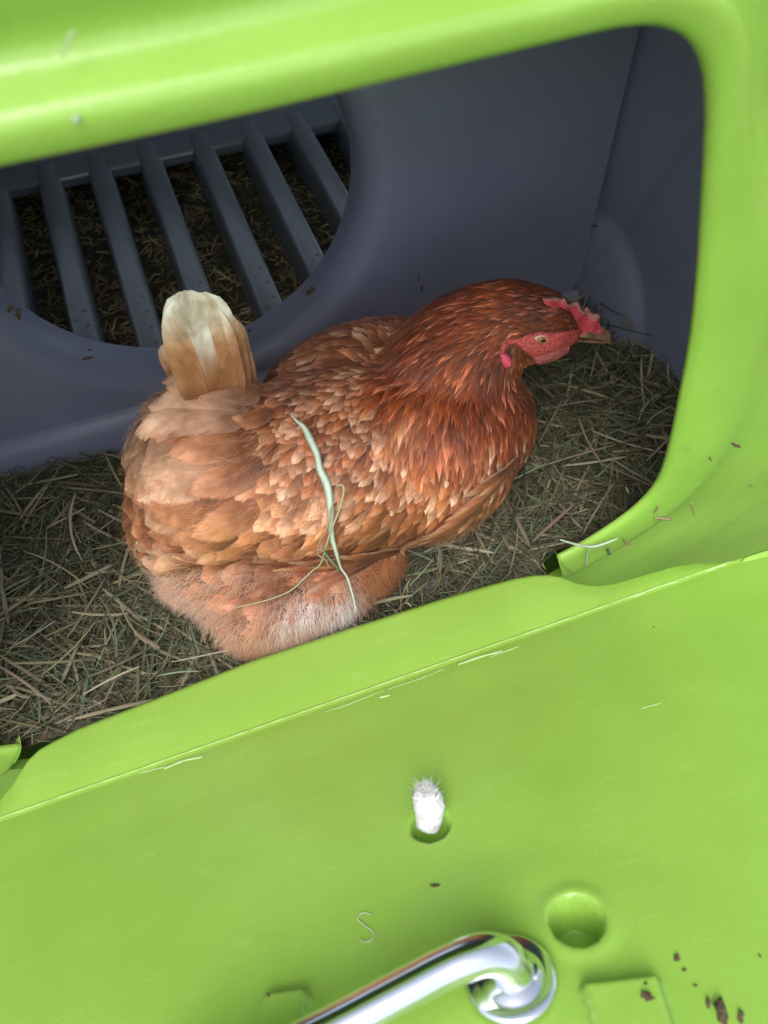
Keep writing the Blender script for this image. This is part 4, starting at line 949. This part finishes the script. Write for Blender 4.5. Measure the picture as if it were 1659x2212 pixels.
stalk('straw_bit', [wall_pt(*p) for p in [(1345, 1160), (1352, 1172), (1362, 1178), (1348, 1186)]], [.0008, .0014, .0012, .0008], ST, 'forked tan straw bit beside the green snippet on the rim')
stalk('straw_bit', [wall_pt(*p) for p in [(1415, 1118), (1432, 1120), (1449, 1122)]], [.0020, .0026, .0022], (.62, .46, .30), 'broad flat tan straw chip on the bend of the green rim')
stalk('straw_bit', [wall_pt(*p) for p in [(1412, 1108), (1418, 1102), (1422, 1094)]], [.0014, .0018, .0014], (.52, .36, .18), 'short straw chip just above the broad flat one on the rim')
stalk('straw_bit', [wall_pt(*p) for p in [(1492, 1086), (1496, 1100), (1500, 1114)]], [.0016, .0014, .0010], (.60, .50, .24), 'upright yellow straw bit right of the flat chip on the rim')
stalk('straw_bit', [wall_pt(*p) for p in [(1476, 963), (1486, 970), (1497, 975)]], [.0007, .0009, .0006], (.58, .60, .30), 'thin pale straw hair high on the right of the rim')
stalk('straw_bit', [wall_pt(*p, -.010) for p in [(1620, 1045), (1630, 1058), (1624, 1068), (1612, 1078)]], [.0010, .0018, .0016, .0012], (.60, .46, .18), 'curled yellow straw bit on the green wall at the far right')
stalk('straw_bit', [wall_pt(*p, -.010) for p in [(1640, 1075), (1646, 1090), (1652, 1105)]], [.0008, .0010, .0008], (.60, .56, .30), 'fine straw bit below the curled yellow one')
stalk('straw_bit', [hatch_surf(*p, .0012) for p in [(875, 1302), (883, 1306), (888, 1312)]], [.0010, .0014, .0010], ST, 'tiny straw bit on the upper edge of the hatch')
SHV = (.72, .86, .52)
def up_pt(px, py): return on_plane(px, py, P0+PN*.006, PN)
stalk('plastic_shaving', [up_pt(*p) for p in [(165, 70), (152, 74), (148, 88), (142, 98), (134, 122)]], [.0007, .0010, .0009, .0006], SHV, 'curled pale shaving stuck high on the green wall at the upper left')
stalk('plastic_shaving', [hatch_surf(*p, .0006) for p in [(802, 1974), (784, 1970), (772, 1982), (788, 1998), (806, 2012), (802, 2028), (784, 2032), (774, 2022)]], [.0007, .0010, .0009, .0010, .0005], SHV, 'S shaped pale shaving on the hatch left of the handle bend')
stalk('plastic_shaving', [wall_pt(*p, .001) for p in [(163, 252), (166, 262)]], [.0022, .0026], (.85, .88, .85), 'small white fleck on the top rim at the left')
for pts, lab in [([(1352, 1052), (1358, 1066)], 'fine pale hair on the bend of the green rim nearest the hay'), ([(1540, 1010), (1548, 1022), (1544, 1032)], 'fine pale hair on the rim right of the mud crumbs'), ([(1596, 1120), (1606, 1132)], 'fine pale hair low on the green wall by the hatch corner'), ([(1650, 900), (1657, 915), (1652, 930)], 'fine pale hair at the right photo edge on the rim'), ([(1570, 1140), (1577, 1128), (1590, 1118)], 'fine bent hair just above the hatch corner')]:
    stalk('straw_bit', [wall_pt(*p, -.004) for p in pts], [.0004, .0006, .0004], (.60, .66, .34), lab)
def crumb(px, py, fn_, r, label, cat='mud crumb', mat=MUD, flat=.45, group=None):
    c = fn_(px, py); V = []; F_ = []; n, m2 = 10, 6; ax = rng.normal(0, 1, 3); ax /= np.linalg.norm(ax); ph = rng.random()*6
    nn = CAM-c; nn /= np.linalg.norm(nn); t_ = np.cross(nn, [0, 0, 1.]); t_ /= np.linalg.norm(t_); b_ = np.cross(nn, t_); a0 = rng.random()*3
    T1 = t_*math.cos(a0)+b_*math.sin(a0); T2 = np.cross(nn, T1)
    for j in range(m2+1):
        th = math.pi*j/m2
        for k in range(n):
            a = 2*math.pi*k/n; rr_ = r*(1+.35*math.sin(2*a+ph)+.2*math.sin(5*a+ph*2)+rng.normal(0, .08))
            V.append(c+T1*rr_*math.sin(th)*math.cos(a)*1.4+T2*rr_*math.sin(th)*math.sin(a)*.8+nn*r*flat*math.cos(th))
    for j in range(m2):
        for k in range(n): F_.append((j*n+k, j*n+(k+1) % n, (j+1)*n+(k+1) % n, (j+1)*n+k))
    o = mesh_obj('mud_crumb', V, F_, mat); return tag(o, label, cat, group)
crumb(1590, 962, lambda x, y: wall_pt(x, y, -.004), .0020, 'dark mud crumb high on the right green rim')
crumb(1534, 991, wall_pt, .0012, 'small mud crumb left of the larger one on the right rim')
crumb(940, 1912, lambda x, y: hatch_surf(x, y, .0004), .0016, 'dark crumb in the middle of the green hatch below the cord')
crumb(1462, 2070, lambda x, y: hatch_surf(x, y, .0004), .0017, 'small mud spot right of the chrome handle on the hatch')
crumb(1560, 2190, lambda x, y: hatch_surf(x, y, .0006), .0042, 'largest brown mud smear at the bottom right corner of the hatch')
crumb(1398, 2178, lambda x, y: hatch_surf(x, y, .0006), .0024, 'round brown mud blob on the raised block of the hatch')
crumb(1412, 1352, lambda x, y: hatch_surf(x, y, .0003), .0005, 'tiny dark speck on the hatch near its right seam')
for px, py, rr_, lab in [(1478, 2095, .0009, 'speck of mud trailing below the spot right of the handle'), (1502, 2128, .0008, 'second speck of mud trailing towards the big smear'), (1530, 2168, .0018, 'mud lump at the upper left tip of the big smear'), (1600, 2196, .0022, 'mud lump at the right tip of the big smear'), (1642, 2060, .0007, 'lone brown speck near the right edge of the hatch'), (588, 2170, .0010, 'dark speck on the small raised block left of the handle'), (1395, 2150, .0008, 'small speck above the round blob on the raised block')]:
    crumb(px, py, lambda x, y: hatch_surf(x, y, .0003), rr_, lab)
for px, py, x_, rr_ in [(1450, 468, .372, .0024), (1472, 520, .374, .0016), (1430, 333, .370, .0014), (1296, 486, .352, .0022)]:
    o = crumb(px, py, lambda a, b: at(a, b, x=x_)+np.array([-.001, 0, 0]), rr_, None, cat=None); o.name = 'mud_mark'; adopt2(o, rw)
# mud marks stuck on the partition
def mark(px, py, r, asp=1.0):
    y_ = YP-.0012; c = at(px, py, y=y_); n = 18; ph = rng.random()*6; V = [c+np.array([0, -.0008, 0])]
    for k in range(n):
        a = 2*math.pi*k/n; rr_ = r*(1+.4*math.sin(2*a+ph)+.25*math.sin(5*a+2*ph)+rng.normal(0, .12)); V.append(c+np.array([rr_*math.cos(a), .0010, rr_*math.sin(a)*asp]))
    o = mesh_obj('mud_mark', V, [(0, 1+k, 1+(k+1) % n) for k in range(n)], MUD); adopt2(o, pw); return o
for a in [(671, 630, .0034, 1.3), (190, 775, .0034, .7), (195, 757, .0016, .6), (40, 680, .0030, 1.5), (22, 668, .0026, 1.2), (540, 715, .0020, .6), (1285, 488, .003, .8), (905, 602, .0007, 6), (912, 625, .0007, 7)]: mark(*a)
